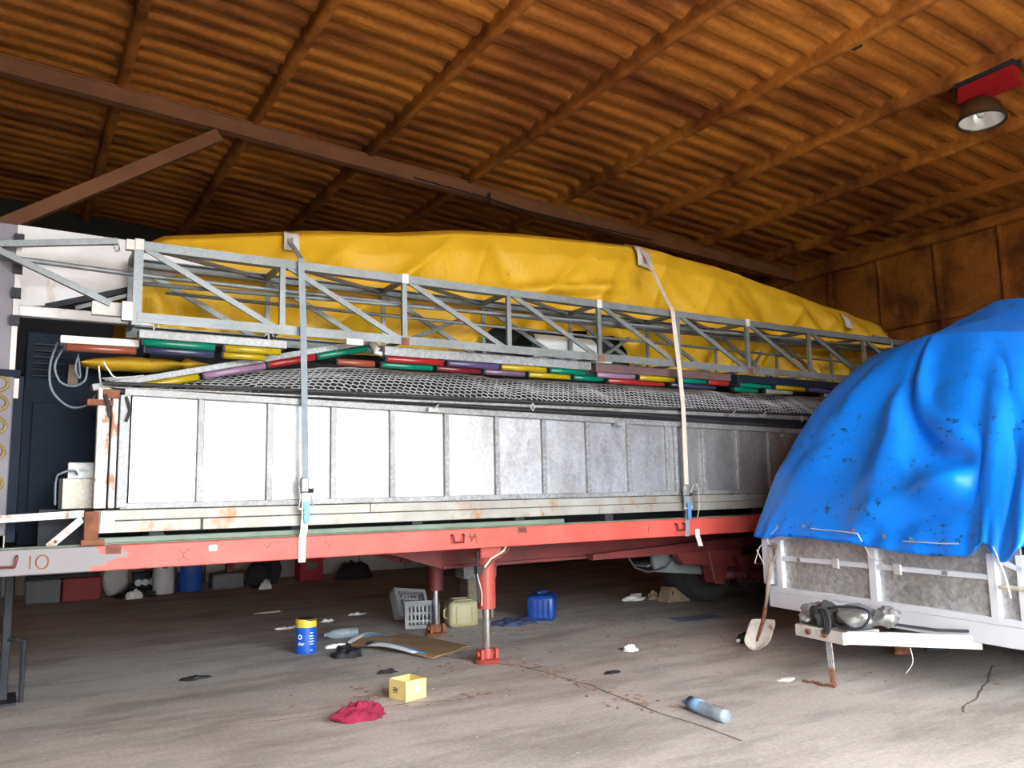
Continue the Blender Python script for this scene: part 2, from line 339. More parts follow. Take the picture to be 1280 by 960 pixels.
# ceiling: profiled sheets under sprayed foam
def sheet(a, b):
    x = XL + a*(XW+0.18-XL); y = YF + b*(YB+0.18-YF)
    ph = (y/0.30) % 1.0; t = abs(ph-0.5)*2              # 1 at valley centre .. 0 at rib centre
    rib = 0.038*max(0.0, min(1.0, (0.62-t)/0.28))
    k = round((x-0.96)/1.645); dx = x-(0.96+1.645*k)
    fil = 0.035*math.exp(-(dx/0.13)**2)
    lump = 0.010*nz(x*1.7, y*3.1, 2) + 0.004*nz(x*5, y*9, 5)
    return (x, y, pur_z(x) + 0.165 - rib - fil + lump)
ceil = MB().grid(sheet, 150, 760).build('ceiling', 'orange_foam', None, smooth=True, origin=(0, 0, 6.7)); struct(ceil)
def lumpy_beam(name, p, q, wd, ht, parent, mat, seg=60, amp=0.012):
    p = Vector(p); q = Vector(q); d = (q-p).normalized(); sx = d.cross(Vector((0, 0, 1))).normalized(); uz = sx.cross(d)
    m = MB(); n = 10
    prof = [(-.5, .5), (-.5, 0), (-.46, -.35), (-.32, -.47), (0, -.5), (.32, -.47), (.46, -.35), (.5, 0), (.5, .5)]; n = len(prof)
    for i in range(seg+1):
        c = p.lerp(q, i/seg)
        for k, (a, b) in enumerate(prof):
            e = amp*nz(c.y*4+c.x*4, k*.8, 3) + amp*0.8*nz(c.y*11+c.x*9, k*1.9, 7)
            m.v.append(c + sx*(a*wd + e*(1 if a > 0 else -1)) + uz*(b*ht + e))
    for i in range(seg):
        for k in range(n-1): m.f.append((i*n+k, i*n+k+1, (i+1)*n+k+1, (i+1)*n+k))
    return m.build(name, mat, parent, smooth=True)
for k in range(-6, 8):
    x = 0.96 + 1.645*k
    if x > XW-0.3: continue
    lumpy_beam('purlin', (x, YF, pur_z(x)+0.075), (x, YB, pur_z(x)+0.075), 0.13, 0.20, ceil, 'orange_foam', 130, 0.008)
def rafter(y):
    m = MB()
    for (a, b) in ((0.0, 0.02), (0.02, 0.2), (0.2, 0.22)):
        wd = 0.14 if b-a < 0.1 else 0.10
        x0, x1 = XL, XW-0.02
        m.hexa([(x0, y-wd/2, pur_z(x0)-b), (x1, y-wd/2, pur_z(x1)-b), (x1, y+wd/2, pur_z(x1)-b), (x0, y+wd/2, pur_z(x0)-b),
                (x0, y-wd/2, pur_z(x0)-a), (x1, y-wd/2, pur_z(x1)-a), (x1, y+wd/2, pur_z(x1)-a), (x0, y+wd/2, pur_z(x0)-a)])
    m.build('rafter', 'rafter_brown', ceil)
rafter(10.74)
MB().bar((2.14, 10.74, 6.30), (-3.0, 10.74, 2.78), 0.12, 0.16).build('knee_brace', 'rafter_brown', ceil)
MB().tube([(4.9, 10.60, 6.20), (6.2, 10.60, 6.10), (6.9, 10.60, 6.02), (9.5, 10.60, 5.92)], 0.012, 6).build('conduit', 'dark_steel', ceil)
MB().tube([(6.2, 10.60, 6.02), (6.2, 10.60, 6.2)], 0.016, 6).build('conduit_clip', 'dark_steel', ceil)
# right wall: foam panels between posts and rails
wr = MB().box((XW+0.06, YF, 0), (XW+0.2, YB+0.03, 6.6)).build('wall_right', 'orange_foam', None, origin=(XW+0.1, 6, 0)); struct(wr)
for z0, z1 in ((-0.0, 2.2), (2.25, 4.28), (4.42, 5.62)):
    for k in range(17):
        y0 = YF + 0.02 + k*1.09 + 0.0
        def pn(a, b, y0=y0, z0=z0, z1=z1):
            e = min(a, 1-a, b, 1-b)
            return (XW+0.055 - 0.03*min(1, e*9) + 0.012*nz(y0+a*3, z0+b*3, 1), y0+0.05 + a*0.99, z0 + 0.02 + b*(z1-z0-0.04))
        MB().grid(pn, 8, 8).build('panel', 'orange_foam', wr, smooth=True)
for k in range(18):
    y = YF + 0.02 + k*1.09
    MB().box((XW-0.03, y-0.035, 0), (XW+0.07, y+0.035, 5.7)).build('wall_post', 'orange_foam', wr, bevel=0.012)
for z in (2.22, 4.35): lumpy_beam('wall_rail', (XW+0.02, YF, z), (XW+0.02, YB, z), 0.12, 0.09, wr, 'orange_foam', 90, 0.012)
lumpy_beam('eaves_beam', (XW-0.06, YF, 5.72), (XW-0.06, YB, 5.72), 0.20, 0.16, wr, 'orange_foam', 130, 0.016)
# back wall: white painted panels
wb = MB().box((XL, YB+0.03, 0), (XW+0.2, YB+0.2, 8.2)).build('wall_back', 'wall_plain', None, origin=(0, YB+0.1, 0)); struct(wb)
for k in range(22):
    x0 = XL + 0.01 + k*1.02
    for z0, z1 in ((0, 1.6), (1.61, 3.2)):
        MB().box((x0, YB, z0), (x0+1.0, YB+0.05, z1)).build('wall_panel', 'wall_white', wb, bevel=0.006)
struct(MB().box((XL-0.2, YF, 0), (XL, YB, 8.2)).build('wall_left', 'wall_plain', None))
wf = MB().box((XL, YF-0.2, 0), (-1.2, YF, 8.2)).box((6.6, YF-0.2, 0), (XW+0.2, YF, 8.2)).box((-1.2, YF-0.2, 5.0), (6.6, YF, 8.2))
struct(wf.build('wall_front', 'wall_plain', None))
#BODY

# ------------------------------------------------------------------ red flatbed trailer
YR = 6.5                                          # outer face of the near side rail
TX0, TX1 = -1.2, 12.3
tr = thing('flatbed_trailer', (5.5, 7.7, 0), 'long red flatbed semi-trailer carrying the folded galvanised panels and truss', 'trailer')
rail = MB().box((TX0, YR, 1.035), (TX1, YR+0.07, 1.21)).build('side_rail', 'red_paint', tr, bevel=0.006)
MB().box((TX0, 8.93, 1.035), (TX1, 9.0, 1.21)).build('side_rail', 'red_paint', tr, bevel=0.006)
MB().box((TX0, YR+0.07, 1.13), (TX1, 8.93, 1.20)).build('deck', 'dark_steel', tr)
def ibeam(y):
    m = MB()
    for z0, z1, wd in ((1.09, 1.12, 0.16), (0.84, 1.09, 0.03), (0.81, 0.84, 0.16)): m.box((3.6, y-wd/2, z0), (TX1, y+wd/2, z1))
    m.box((TX0, y-0.05, 1.0), (3.6, y+0.05, 1.13))
    m.hexa([(3.0, y-.05, 1.0), (3.6, y-.05, .81), (3.6, y+.05, .81), (3.0, y+.05, 1.0), (3.0, y-.05, 1.1), (3.6, y-.05, 1.1), (3.6, y+.05, 1.1), (3.0, y+.05, 1.1)])
    return m
for y in (7.25, 8.25): ibeam(y).build('chassis_beam', 'dark_red', tr)
for k in range(12):
    x = 0.2 + k*1.05
    MB().box((x, YR+0.07, 1.03), (x+0.06, 8.93, 1.13)).build('crossmember', 'dark_red', tr)
MB().box((TX0, YR+0.04, 1.21), (9.9, YR+0.13, 1.222)).box((0.56, YR+0.06, 1.222), (4.6, YR+0.14, 1.262)).build('deck_edge', 'green_paint', tr, bevel=0.004)
# rope hooks and pockets along the rail
for x in (0.02, 3.40, 6.02, 8.4):
    m = MB().tube([(x-0.055, YR+0.01, 1.165), (x-0.055, YR-0.035, 1.16), (x-0.045, YR-0.04, 1.10), (x+0.045, YR-0.04, 1.10), (x+0.055, YR-0.035, 1.16), (x+0.055, YR+0.01, 1.165)], 0.011, 6)
    m.build('rope_hook', 'dark_red', rail)
for x in (0.66, 4.08):
    m = MB().box((x-0.05, YR-0.006, 1.15), (x+0.05, YR+0.01, 1.205)); m.build('rail_plate', 'rust', rail)
    MB().box((x-0.035, YR-0.008, 1.16), (x+0.035, YR, 1.195)).build('rail_plate', 'dark_red', rail)
m = MB().box((1.30, YR-0.012, 1.13), (1.37, YR+0.01, 1.18)); m.build('marker_lamp', 'pad_white', rail, bevel=0.006)
# painted scrawls on the rail: "IO" by the front end, small crosses and ticks further on
def scrawl(strokes, x, z, s, mat='rust', wd=0.010):
    m = MB()
    for st in strokes:
        for a, b in zip(st, st[1:]):
            m.bar((x+a[0]*s, YR-0.001, z+a[1]*s), (x+b[0]*s, YR-0.001, z+b[1]*s), wd, 0.004, (0, 1, 0))
    m.build('paint_mark', mat, rail)
circ = [(0.5*math.cos(t*PI/6), 0.62*math.sin(t*PI/6)) for t in range(13)]
scrawl([[(-1.1, -.7), (-1.1, .7)]], 0.22, 1.12, 0.06); scrawl([circ], 0.225, 1.12, 0.075)
scrawl([[(-1, 1), (0, .2), (1, 1)], [(0, .2), (0, -.5), (-.9, -1)], [(0, -.5), (.9, -1)]], 1.13, 1.12, 0.04, 'rust', 0.005)
scrawl([[(-1, .6), (0, -.6), (1, .6), (.6, .9)]], 1.74, 1.15, 0.028, 'rust', 0.005)
scrawl([[(-1, 1), (0, .2), (1, 1)], [(0, .2), (0, -.9)]], 2.24, 1.12, 0.045, 'rust', 0.005)
scrawl([[(-.6, 1), (-.3, -.6), (.4, .8), (.8, -1)], [(-1, .2), (1, .1)]], 3.56, 1.13, 0.05, 'rust', 0.009)
scrawl([[(0, 1), (.2, -1)]], 4.9, 1.12, 0.03, 'rust', 0.006); scrawl([[(0, 1), (.1, -1)]], 5.6, 1.12, 0.035, 'rust', 0.006)
# landing legs
for (lx, ly) in ((3.80, 6.70), (4.08, 8.32)):
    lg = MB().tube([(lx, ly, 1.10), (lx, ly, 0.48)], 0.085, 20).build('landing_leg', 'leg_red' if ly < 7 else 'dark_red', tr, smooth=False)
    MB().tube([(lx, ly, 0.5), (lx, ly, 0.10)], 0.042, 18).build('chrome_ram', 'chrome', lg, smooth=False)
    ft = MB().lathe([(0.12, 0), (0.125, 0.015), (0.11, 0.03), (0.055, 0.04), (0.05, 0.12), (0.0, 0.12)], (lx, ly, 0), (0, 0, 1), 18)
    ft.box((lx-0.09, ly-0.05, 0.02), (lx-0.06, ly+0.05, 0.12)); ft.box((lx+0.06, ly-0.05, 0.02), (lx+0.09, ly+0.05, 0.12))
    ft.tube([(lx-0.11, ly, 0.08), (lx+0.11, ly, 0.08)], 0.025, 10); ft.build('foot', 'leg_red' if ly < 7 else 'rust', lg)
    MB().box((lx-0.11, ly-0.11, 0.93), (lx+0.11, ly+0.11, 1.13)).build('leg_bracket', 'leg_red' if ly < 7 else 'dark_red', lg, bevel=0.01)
    if ly < 7:
        MB().tube([(lx-0.12, ly-0.06, 1.0), (lx-0.14, ly-0.08, 0.8), (lx-0.12, ly-0.07, 0.55)], 0.012, 6).box((lx-0.15, ly-0.10, 0.80), (lx-0.09, ly-0.05, 0.87)).build('crank_rod', 'dark_steel', lg)
        for d in (0, 0.04):
            MB().tube([(lx+0.22-d, ly-0.10, 1.06), (lx+0.16-d, ly-0.12, 0.99), (lx+0.02-d, ly-0.13, 0.93), (lx-0.08, ly-0.12, 0.84+d*.4)], 0.010, 6).build('air_hose', 'strap_tan' if d else 'rust', lg)
        MB().tube([(lx-0.14, ly-0.09, 0.80), (lx-0.10, ly-0.10, 0.62), (lx-0.105, ly-0.10, 0.52)], 0.006, 5).build('drain_hose', 'pad_white', lg)
# running gear
def wheel(parent, c, r, wd, tyre='tyre_rubber', dish=1):
    y = c[1]; prof = []
    for a, h in ((0.56, 0.0), (0.60, -0.02), (0.74, -0.05), (0.90, -0.02), (0.985, 0.06), (1.0, 0.12)): prof.append((a*r, (h-0.0)*wd*2 - 0.0))
    half = [(a*r, h) for a, h in ((0.56, 0.03), (0.62, 0.0), (0.78, -0.015), (0.92, 0.01), (0.985, 0.05), (1.0, 0.09))]
    full = half + [(r*0.985, wd*0.32), (r, wd*0.33), (r, wd*0.49), (r*.985, wd*.5), (r, wd*.51), (r, wd*.67), (r*.985, wd*.68)] + [(a, wd-h) for a, h in reversed(half)]
    wh = MB().lathe(full + [(0.56*r, wd*.5), full[0]], (c[0], y, c[2]), (0, 1, 0), 40).build('wheel', tyre, parent, smooth=True)
    MB().lathe([(0.56*r, 0.02), (0.55*r, 0.05), (0.40*r, 0.09), (0.36*r, 0.13), (0.2*r, 0.13), (0.18*r, 0.06), (0.0, 0.05)], (c[0], y, c[2]), (0, 1, 0), 28).build('rim', 'dark_red', wh, smooth=True)
    for k in range(8):
        t = k*PI/4; MB().lathe([(0.016, 0), (0.016, -0.02), (0, -0.02)], (c[0]+0.29*r*math.cos(t), y+0.12, c[2]+0.29*r*math.sin(t)), (0, 1, 0), 6).build('wheel_nut', 'rust', wh)
    return wh
for x in (8.30, 9.6, 10.9):
    wheel(tr, (x, 8.34, 0.53), 0.53, 0.54)
    MB().tube([(x, 6.95, 0.52), (x, 8.5, 0.52)], 0.075, 14).build('axle', 'dark_red', tr)
for x in (9.6, 10.9): wheel(tr, (x, 6.75, 0.52), 0.52, 0.30)
hg = MB().hexa([(5.3, 7.05, .80), (8.6, 7.05, .80), (8.6, 7.13, .80), (5.3, 7.13, .80), (5.3, 7.05, .86), (8.6, 7.05, .98), (8.6, 7.13, .98), (5.3, 7.13, .86)])
hg.build('sub_frame', 'dark_red', tr)
MB().hexa([(6.55, 7.02, .68), (7.35, 7.02, .60), (7.35, 7.14, .60), (6.55, 7.14, .68), (6.45, 7.02, .82), (7.55, 7.02, .82), (7.55, 7.14, .82), (6.45, 7.14, .82)]).build('spring_hanger', 'dark_red', tr, bevel=0.012)
MB().hexa([(6.98, 6.98, .44), (7.12, 6.98, .42), (7.12, 7.14, .42), (6.98, 7.14, .44), (6.9, 6.98, .82), (7.3, 6.98, .82), (7.3, 7.14, .82), (6.9, 7.14, .82)]).build('spring_hanger', 'dark_red', tr, bevel=0.012)
MB().hexa([(7.4, 6.92, .56), (7.85, 6.92, .60), (7.85, 7.1, .60), (7.4, 7.1, .56), (7.3, 6.92, .74), (8.1, 6.92, .78), (8.1, 7.1, .78), (7.3, 7.1, .74)]).build('air_bag_bracket', 'dark_red', tr, bevel=0.02)
MB().tube([(7.15, 7.05, .52), (8.35, 7.05, .50)], 0.05, 12).build('radius_rod', 'dark_red', tr, smooth=True)
MB().box((8.05, 6.9, .26), (8.16, 7.12, .95)).box((8.16, 6.9, .26), (8.42, 7.12, .36)).box((8.38, 6.9, .26), (8.48, 7.12, .95)).build('guard_frame', 'dark_red', tr, bevel=0.01)
MB().tube([(8.0, 6.85, .94), (8.18, 6.84, .78), (8.3, 6.84, .62)], 0.010, 6).build('brake_rod', 'pad_white', tr)
for k, (ax, az) in enumerate(((7.3, .40), (7.55, .36), (7.75, .42))):
    MB().tube([(ax-.3, 7.0, .60), (ax-.1, 6.98, az-.03), (ax+.15, 6.98, az-.05), (ax+.3, 7.02, .56)], 0.010, 6).build('brake_hose', 'dark_steel', tr)
MB().lathe([(0.0, -.12), (0.10, -.12), (0.12, -.08), (0.12, .08), (0.10, .12), (0, .12)], (7.72, 7.15, .5), (1, 0, 0), 18).build('brake_chamber', 'dark_red', tr, smooth=True)
MB().grid(lambda a, b: (6.25+1.1*a, 7.3+b*0.28, 0.66+0.16*math.sin(a*PI*.55)), 10, 2).build('mudguard', 'mud_flap', tr, solid=0.02)
MB().hexa([(6.3, 7.22, .60), (7.1, 7.22, .52), (7.1, 7.26, .52), (6.3, 7.26, .60), (6.25, 7.22, .82), (7.1, 7.22, .82), (7.1, 7.26, .82), (6.25, 7.26, .82)]).build('mud_flap', 'mud_flap', tr)
MB().tube([(5.85, 7.15, .80), (5.92, 7.12, .68), (6.1, 7.1, .62), (6.35, 7.1, .66), (6.5, 7.12, .76)], 0.012, 6).build('air_hose', 'dark_steel', tr)

# ------------------------------------------------------------------ folded galvanised panel section on the deck
pc = thing('panel_section', (5.2, 6.8, 1.285), 'folded section of silvery sheet metal panels between galvanised ribs', 'staging')
PX0, PX1 = 0.69, 9.75
def ptop(x): return 2.296 - 0.0185*x
for k in range(9): MB().box((0.9+k*1.05, YR+.065, 1.26 if 1.0+k*1.05 < 4.6 else 1.22), (1.0+k*1.05, YR+.12, 1.297)).build('packer', 'dark_steel', pc)
for i, (z0, z1) in enumerate(((1.295, 1.378), (1.382, 1.455))):
    cuts = [(0.53, 1.25, 1.26, 5.0), (0.53, 2.6, 6.9)][i]
    cuts = list(cuts) + [9.9]
    for a, b in zip(cuts, cuts[1:]):
        MB().box((a+0.002, YR+0.015+0.01*i, z0), (b-0.002, YR+0.12, z1)).build('base_beam', 'cream_rail', pc, bevel=0.004)
ribs = [1.23 + 0.5225*k for k in range(17)]
xs = [PX0+0.04] + ribs
for a, b in zip(xs, xs[1:]):
    MB().hexa([(a+.02, YR+.045, 1.50), (b-.02, YR+.045, 1.50), (b-.02, YR+.060, 1.50), (a+.02, YR+.060, 1.50),
               (a+.02, YR+.045, ptop(a)), (b-.02, YR+.045, ptop(b)), (b-.02, YR+.060, ptop(b)), (a+.02, YR+.060, ptop(a))]).build('sheet_panel', 'sheet_metal', pc)
for k, x in enumerate(ribs + [6.05]):
    MB().box((x-.024, YR+.012, 1.48), (x+.024, YR+.055, ptop(x)+.005)).build('rib', 'galv_dull', pc, bevel=0.004)
MB().box((PX0, YR+.005, 1.46), (PX1, YR+.07, 1.505)).build('bottom_rail', 'galv_dull', pc, bevel=0.004)
MB().hexa([(PX0, YR, ptop(PX0)), (PX1, YR, ptop(PX1)), (PX1, YR+.08, ptop(PX1)), (PX0, YR+.08, ptop(PX0)),
           (PX0, YR, ptop(PX0)+.055), (PX1, YR, ptop(PX1)+.055), (PX1, YR+.08, ptop(PX1)+.055), (PX0, YR+.08, ptop(PX0)+.055)]).build('top_rail', 'galv_dull', pc, bevel=0.005)
MB().hexa([(0.62, YR+.02, 2.335), (PX1, YR+.02, 2.31), (PX1, YR+.10, 2.31), (0.62, YR+.10, 2.335),
           (0.62, YR+.02, 2.345), (PX1, YR+.02, 2.365), (PX1, YR+.10, 2.365), (0.62, YR+.10, 2.345)]).build('upper_rail', 'galv_dull', pc, bevel=0.004)
MB().tube([(0.55, YR+.06, 2.372), (2.0, YR+.05, 2.385), (5.0, YR+.05, 2.385), (9.7, YR+.05, 2.385)], 0.014, 6).build('edge_cable', 'black_rubber', pc)
MB().box((0.52, YR, 1.47), (0.60, YR+.10, 2.33)).build('corner_post', 'white_rusty', pc, bevel=0.006)
MB().box((0.615, YR+.01, 1.47), (0.655, YR+.08, 2.31)).build('corner_post', 'white_rusty', pc, bevel=0.004)
MB().box((0.665, YR+.0, 1.47), (0.735, YR+.06, 2.285)).build('corner_post', 'galv_dull', pc, bevel=0.004)
MB().box((0.45, YR-.01, 2.20), (0.62, YR+.09, 2.245)).box((0.55, YR-.015, 2.255), (0.66, YR+.02, 2.32)).build('corner_bracket', 'rust', pc, bevel=0.004)
MB().box((0.47, YR+.0, 1.24), (0.56, YR+.1, 1.45)).box((0.45, YR-.02, 1.215), (0.60, YR+.04, 1.255)).build('corner_foot', 'rust', pc, bevel=0.004)
MB().box((0.57, YR-.005, 1.30), (0.66, YR+.02, 1.45)).build('corner_foot', 'white_rusty', pc)
for x, z in ((3.16, 2.26), (5.26, 2.19), (7.72, 2.12), (7.35, 2.34), (6.85, 2.33)):
    MB().box((x-.05, YR-.05, z-.02), (x+.05, YR+.01, z+.015)).tube([(x-.01, YR-.045, z-.0), (x+.05, YR-.05, z+.045)], .008, 6).build('latch', 'galvanised', pc)
for x in (4.22, 8.05): MB().tube([(x-.03, YR-.015, 2.33), (x, YR-.02, 2.36), (x+.03, YR-.015, 2.33), (x, YR-.02, 2.29), (x-.03, YR-.015, 2.33)], .006, 5).build('shackle', 'pad_white', pc)
MB().tube([(0.70, YR-.01, 2.27), (0.73, YR-.02, 2.17), (0.705, YR-.02, 2.09)], .012, 6).tube([(0.56, YR-.02, 2.28), (0.585, YR-.03, 2.2), (0.60, YR-.02, 2.12)], .014, 6).build('tie_cord', 'black_rubber', pc)
MB().tube([(3.2, YR-.01, 2.315), (4.6, YR-.015, 2.285), (5.4, YR-.015, 2.30), (6.6, YR-.015, 2.26), (7.7, YR-.015, 2.235)], .008, 5).build('edge_cable', 'black_rubber', pc)
MB().box((0.60, YR+0.15, 1.30), (9.7, 7.2, 2.28)).build('folded_stack', 'dark_steel', pc)
# chicken wire rising behind the upper rail
cell = 0.062
wm = MB(); ny = 13; nx = 146
def wpt(x, v):   # v 0 front edge .. 1 back edge
    y = 6.56 + 0.55*v; f = min(1.0, x/1.2); z0 = 2.30 + 0.07*f; z1 = 2.485 + 0.205*min(1.0, x/1.9)
    return Vector((0.62 + x, y, z0 + (z1-z0)*math.sin(v*1.45)/0.993 + (0.025*nz(x*1.5, v*3) + 0.02*nz(x*5, 4))*(0.3+0.7*f)))
for j in range(ny):
    for i in range(nx):
        x = (i + 0.5*(j % 2))*cell; v = j/ny; dv = 1/ny
        a = wpt(x, v+dv*.33); b = wpt(x, v+dv); 
        for p, q in ((a, wpt(x, v+dv)),):
            wm.bar(p, q, .0056, .0056, (0, 1, 1))
        for sgn in (-.5, .5): wm.bar(wpt(x, v+dv), wpt(x+sgn*cell, v+dv*1.33), .0056, .0056, (0, 1, 1))
wo = wm.build('chicken_wire', 'wire', pc); wo['kind'] = 'stuff'
MB().tube([wpt(i*.2, 1.02) for i in range(46)], .006, 5).build('wire_edge', 'wire', pc)

# dark filler core, added to stop light leaking under the tarpaulin
pk = thing('load_core', (5.5, 8.1, 1.2), 'dark filler core added on the deck to block light under the yellow tarpaulin', 'load')
MB().box((0.95, 7.26, 1.2), (10.4, 8.85, 2.75)).build('core_base', 'dark_steel', pk)
MB().box((1.2, 7.5, 2.7), (10.2, 8.7, 3.5)).build('core_top', 'dark_steel', pk)
# machine cabinet behind the front end
gc = thing('machine_cabinet', (0.3, 7.7, 1.2), 'dark blue louvred machine cabinet behind the hanging grey cables', 'cabinet')
MB().box((0.07, 7.35, 1.2), (0.93, 8.6, 2.86)).build('body', 'navy_steel', gc, bevel=0.01)
MB().box((0.07, 7.30, 1.3), (0.11, 7.36, 2.45)).build('door_frame', 'navy_steel', gc)
MB().box((0.13, 7.33, 1.35), (0.60, 7.36, 2.30)).build('door', 'navy_steel', gc, bevel=0.006)
for k in range(6): MB().hexa([(0.12, 7.30, 2.50+k*.05), (0.34, 7.30, 2.50+k*.05), (0.34, 7.36, 2.52+k*.05), (0.12, 7.36, 2.52+k*.05), (0.12, 7.30, 2.51+k*.05), (0.34, 7.30, 2.51+k*.05), (0.34, 7.36, 2.53+k*.05), (0.12, 7.36, 2.53+k*.05)]).build('louvre', 'dark_steel', gc)
MB().box((0.36, 7.25, 2.44), (0.43, 7.36, 2.60)).build('junction_box', 'wood_old', gc)
# chequer plate box on the deck
cb = thing('tool_box', (0.46, 6.85, 1.2), 'chequer plate aluminium step box beside the rusty corner post', 'box')
MB().box((0.335, 6.75, 1.47), (0.60, 7.1, 1.69)).build('body', 'chequer_plate', cb, bevel=0.004)
MB().box((0.315, 6.77, 1.47), (0.336, 7.1, 1.69)).build('end_plate', 'dark_steel', cb)
for r_ in range(9):
    for c_ in range(10):
        x = 0.35 + c_*.026; z = 1.485 + r_*.024; s = .009 if (r_+c_) % 2 else -.009
        MB().bar((x-.009, 6.749, z-s), (x+.009, 6.749, z+s), .004, .004, (0, 1, 0)).build('tread_bar', 'pad_white', cb)
MB().box((0.37, 6.85, 1.69), (0.585, 7.1, 1.81)).build('upper_box', 'galvanised', cb, bevel=0.003)
MB().box((0.37, 6.845, 1.745), (0.585, 6.85, 1.75)).build('seam', 'cream_rail', cb)
MB().tube([(0.43, 6.80, 1.72), (0.41, 6.77, 1.745), (0.36, 6.76, 1.745), (0.30, 6.75, 1.715), (0.29, 6.75, 1.65), (0.295, 6.76, 1.50)], .008, 6).build('handle_cord', 'cable', cb)
MB().box((0.2, 6.8, 1.2), (0.598, 7.15, 1.47)).build('plinth', 'dark_steel', cb)
# white outrigger frame at the front end
of = thing('outrigger', (0.25, 6.6, 1.2), 'white painted outrigger bar with diagonal stay on the rail end', 'bar')
MB().bar((-0.25, 6.6, 1.405), (0.47, 6.58, 1.435), .05, .05).build('arm', 'white_rusty', of)
st = MB().bar((0.26, 6.58, 1.215), (0.46, 6.58, 1.40), .05, .05).build('stay', 'white_rusty', of)
MB().lathe([(0.012, 0), (0.012, -.012), (0, -.012)], (0.30, 6.555, 1.25), (0, 1, 0), 8).build('bolt', 'rust', st)

# grey sign cabinet with yellow ring letters at the front end
sg = thing('sign_cabinet', (-0.3, 6.85, 1.2), 'tall grey sign cabinet with yellow painted ring letters at the trailer front', 'cabinet')
MB().box((-0.9, 6.74, 1.205), (0.0, 7.05, 2.42)).build('lower_door', 'grey_panel', sg, bevel=0.008)
MB().box((-0.9, 6.74, 2.45), (-0.035, 7.3, 3.53)).build('upper_door', 'grey_panel', sg, bevel=0.008)
MB().box((-0.9, 6.72, 2.41), (0.035, 7.3, 2.46)).build('shelf_angle', 'navy_steel', sg)
for z in (2.78, 2.98, 3.16, 3.38): MB().box((-0.05, 6.70, z), (0.01, 6.76, z+.07)).build('hinge', 'dark_steel', sg)
MB().box((-0.035, 6.75, 2.45), (0.0, 6.8, 3.53)).build('door_edge', 'pad_white', sg)
MB().box((0.0, 6.78, 1.25), (0.06, 6.84, 2.42)).build('jamb', 'navy_steel', sg)
MB().box((-0.005, 6.75, 2.26), (0.03, 6.80, 2.40)).build('jamb_plate', 'pad_white', sg)
for z in (2.36, 2.22, 2.06, 1.88, 1.66):
    m = MB(); m.tube([(-0.12+0.085*math.cos(t*PI/10), 6.738, z+0.06*math.sin(t*PI/10)) for t in range(21)], .013, 6); m.build('ring_letter', 'yellow_sign', sg)
MB().box((-0.9, 6.74, 1.2), (-0.0, 7.0, 1.3)).build('sill', 'cream_rail', sg)
# dark steel prop under the trailer front
lp = thing('support_stand', (0.0, 7.75, 0), 'dark steel support stand under the front end of the red rail', 'stand')
MB().box((-0.14, 7.62, 0.02), (0.0, 7.78, 1.12)).build('post', 'dark_steel', lp, bevel=0.008)
MB().box((0.02, 7.66, 0.02), (0.08, 7.74, 1.12)).build('post', 'dark_steel', lp, bevel=0.008)
MB().box((-0.28, 7.5, 0), (0.14, 7.95, 0.02)).build('base_plate', 'dark_steel', lp)
MB().tube([(0.17, 7.60, 0.0), (0.17, 7.60, 0.46), (0.12, 7.62, 0.47), (0.06, 7.68, 0.47)], .018, 8).build('lever', 'dark_steel', lp)

# ------------------------------------------------------------------ lattice truss
ts = thing('lattice_truss', (5.7, 6.8, 2.83), 'long grey lattice truss lashed on top of the load', 'truss')
TX = [0.75 + 1.081*k for k in range(10)]
TE = TX[-1] + 0.55
YA, YC = 6.50, 7.06
for y in (YA, YC):
    d = 1 if y == YA else -1
    m = MB().box((0.75, y-.004, 3.385), (TE, y+.004, 3.455)).box((0.75, min(y, y+d*.07), 3.447), (TE, max(y, y+d*.07), 3.455)).box((0.75, min(y, y+d*.07), 3.385), (TE, max(y, y+d*.07), 3.392))
    m.build('top_chord', 'truss_steel', ts)
    m = MB().box((0.75, y-.004, 2.83), (TE, y+.004, 2.905)).box((0.75, min(y, y+d*.07), 2.897), (TE, max(y, y+d*.07), 2.905))
    m.build('bottom_chord', 'truss_steel', ts)
    if y == YA: MB().box((0.75, y-.006, 2.862), (TE, y-.003, 2.868)).build('chord_seam', 'truss_steel', ts)
    for k, x in enumerate(TX):
        wd = .045 if y == YA else .04
        if k == 0: wd = .065
        ox = 0 if y == YA else 0.02
        MB().box((x-wd/2+ox, y+.006*d-.004, 2.86 if k else 2.81), (x+wd/2+ox, y+.03*d+.004, 3.42 if k else 3.47)).build('upright', 'truss_steel', ts)
        if k < len(TX)-1:
            MB().bar((x+.05, y+.014*d, 3.40), (TX[k+1]-.06, y+.014*d, 2.885), .02, .045).build('diagonal', 'truss_steel', ts)
for k, x in enumerate(TX):
    MB().bar((x, YA+.03, 3.42), (x, YC-.03, 3.42), .04, .04).build('top_strut', 'truss_steel', ts)
    MB().bar((x, YA+.03, 2.875), (x, YC-.03, 2.875), .04, .03).build('bottom_strut', 'truss_steel', ts)
    if k < len(TX)-1: MB().bar((x+.03, YA+.03, 3.42), (TX[k+1]-.03, YC-.03, 3.42), .03, .03).build('top_brace', 'truss_steel', ts)
for k in (0, 2, 4, 6):
    x = TX[k]
    if k: MB().bar((x+.02, YA+.01, 2.87), (x+.80, YC-.05, 3.22), .02, .035).build('cross_stay', 'truss_steel', ts); MB().box((x-.035, YA-.014, 2.825), (x+.035, YA+.0, 2.89)).build('joint_plate', 'rust', ts)
    MB().box((x-.03, YA-.012, 3.38), (x+.03, YA, 3.465)).build('joint_plate', 'pad_white', ts)
MB().box((0.66, YA+.0, 3.38), (0.72, YA+.06, 3.455)).build('end_lug', 'pad_white', ts); MB().box((0.65, YA, 2.84), (0.72, YA+.06, 2.98)).build('end_lug', 'galvanised', ts)
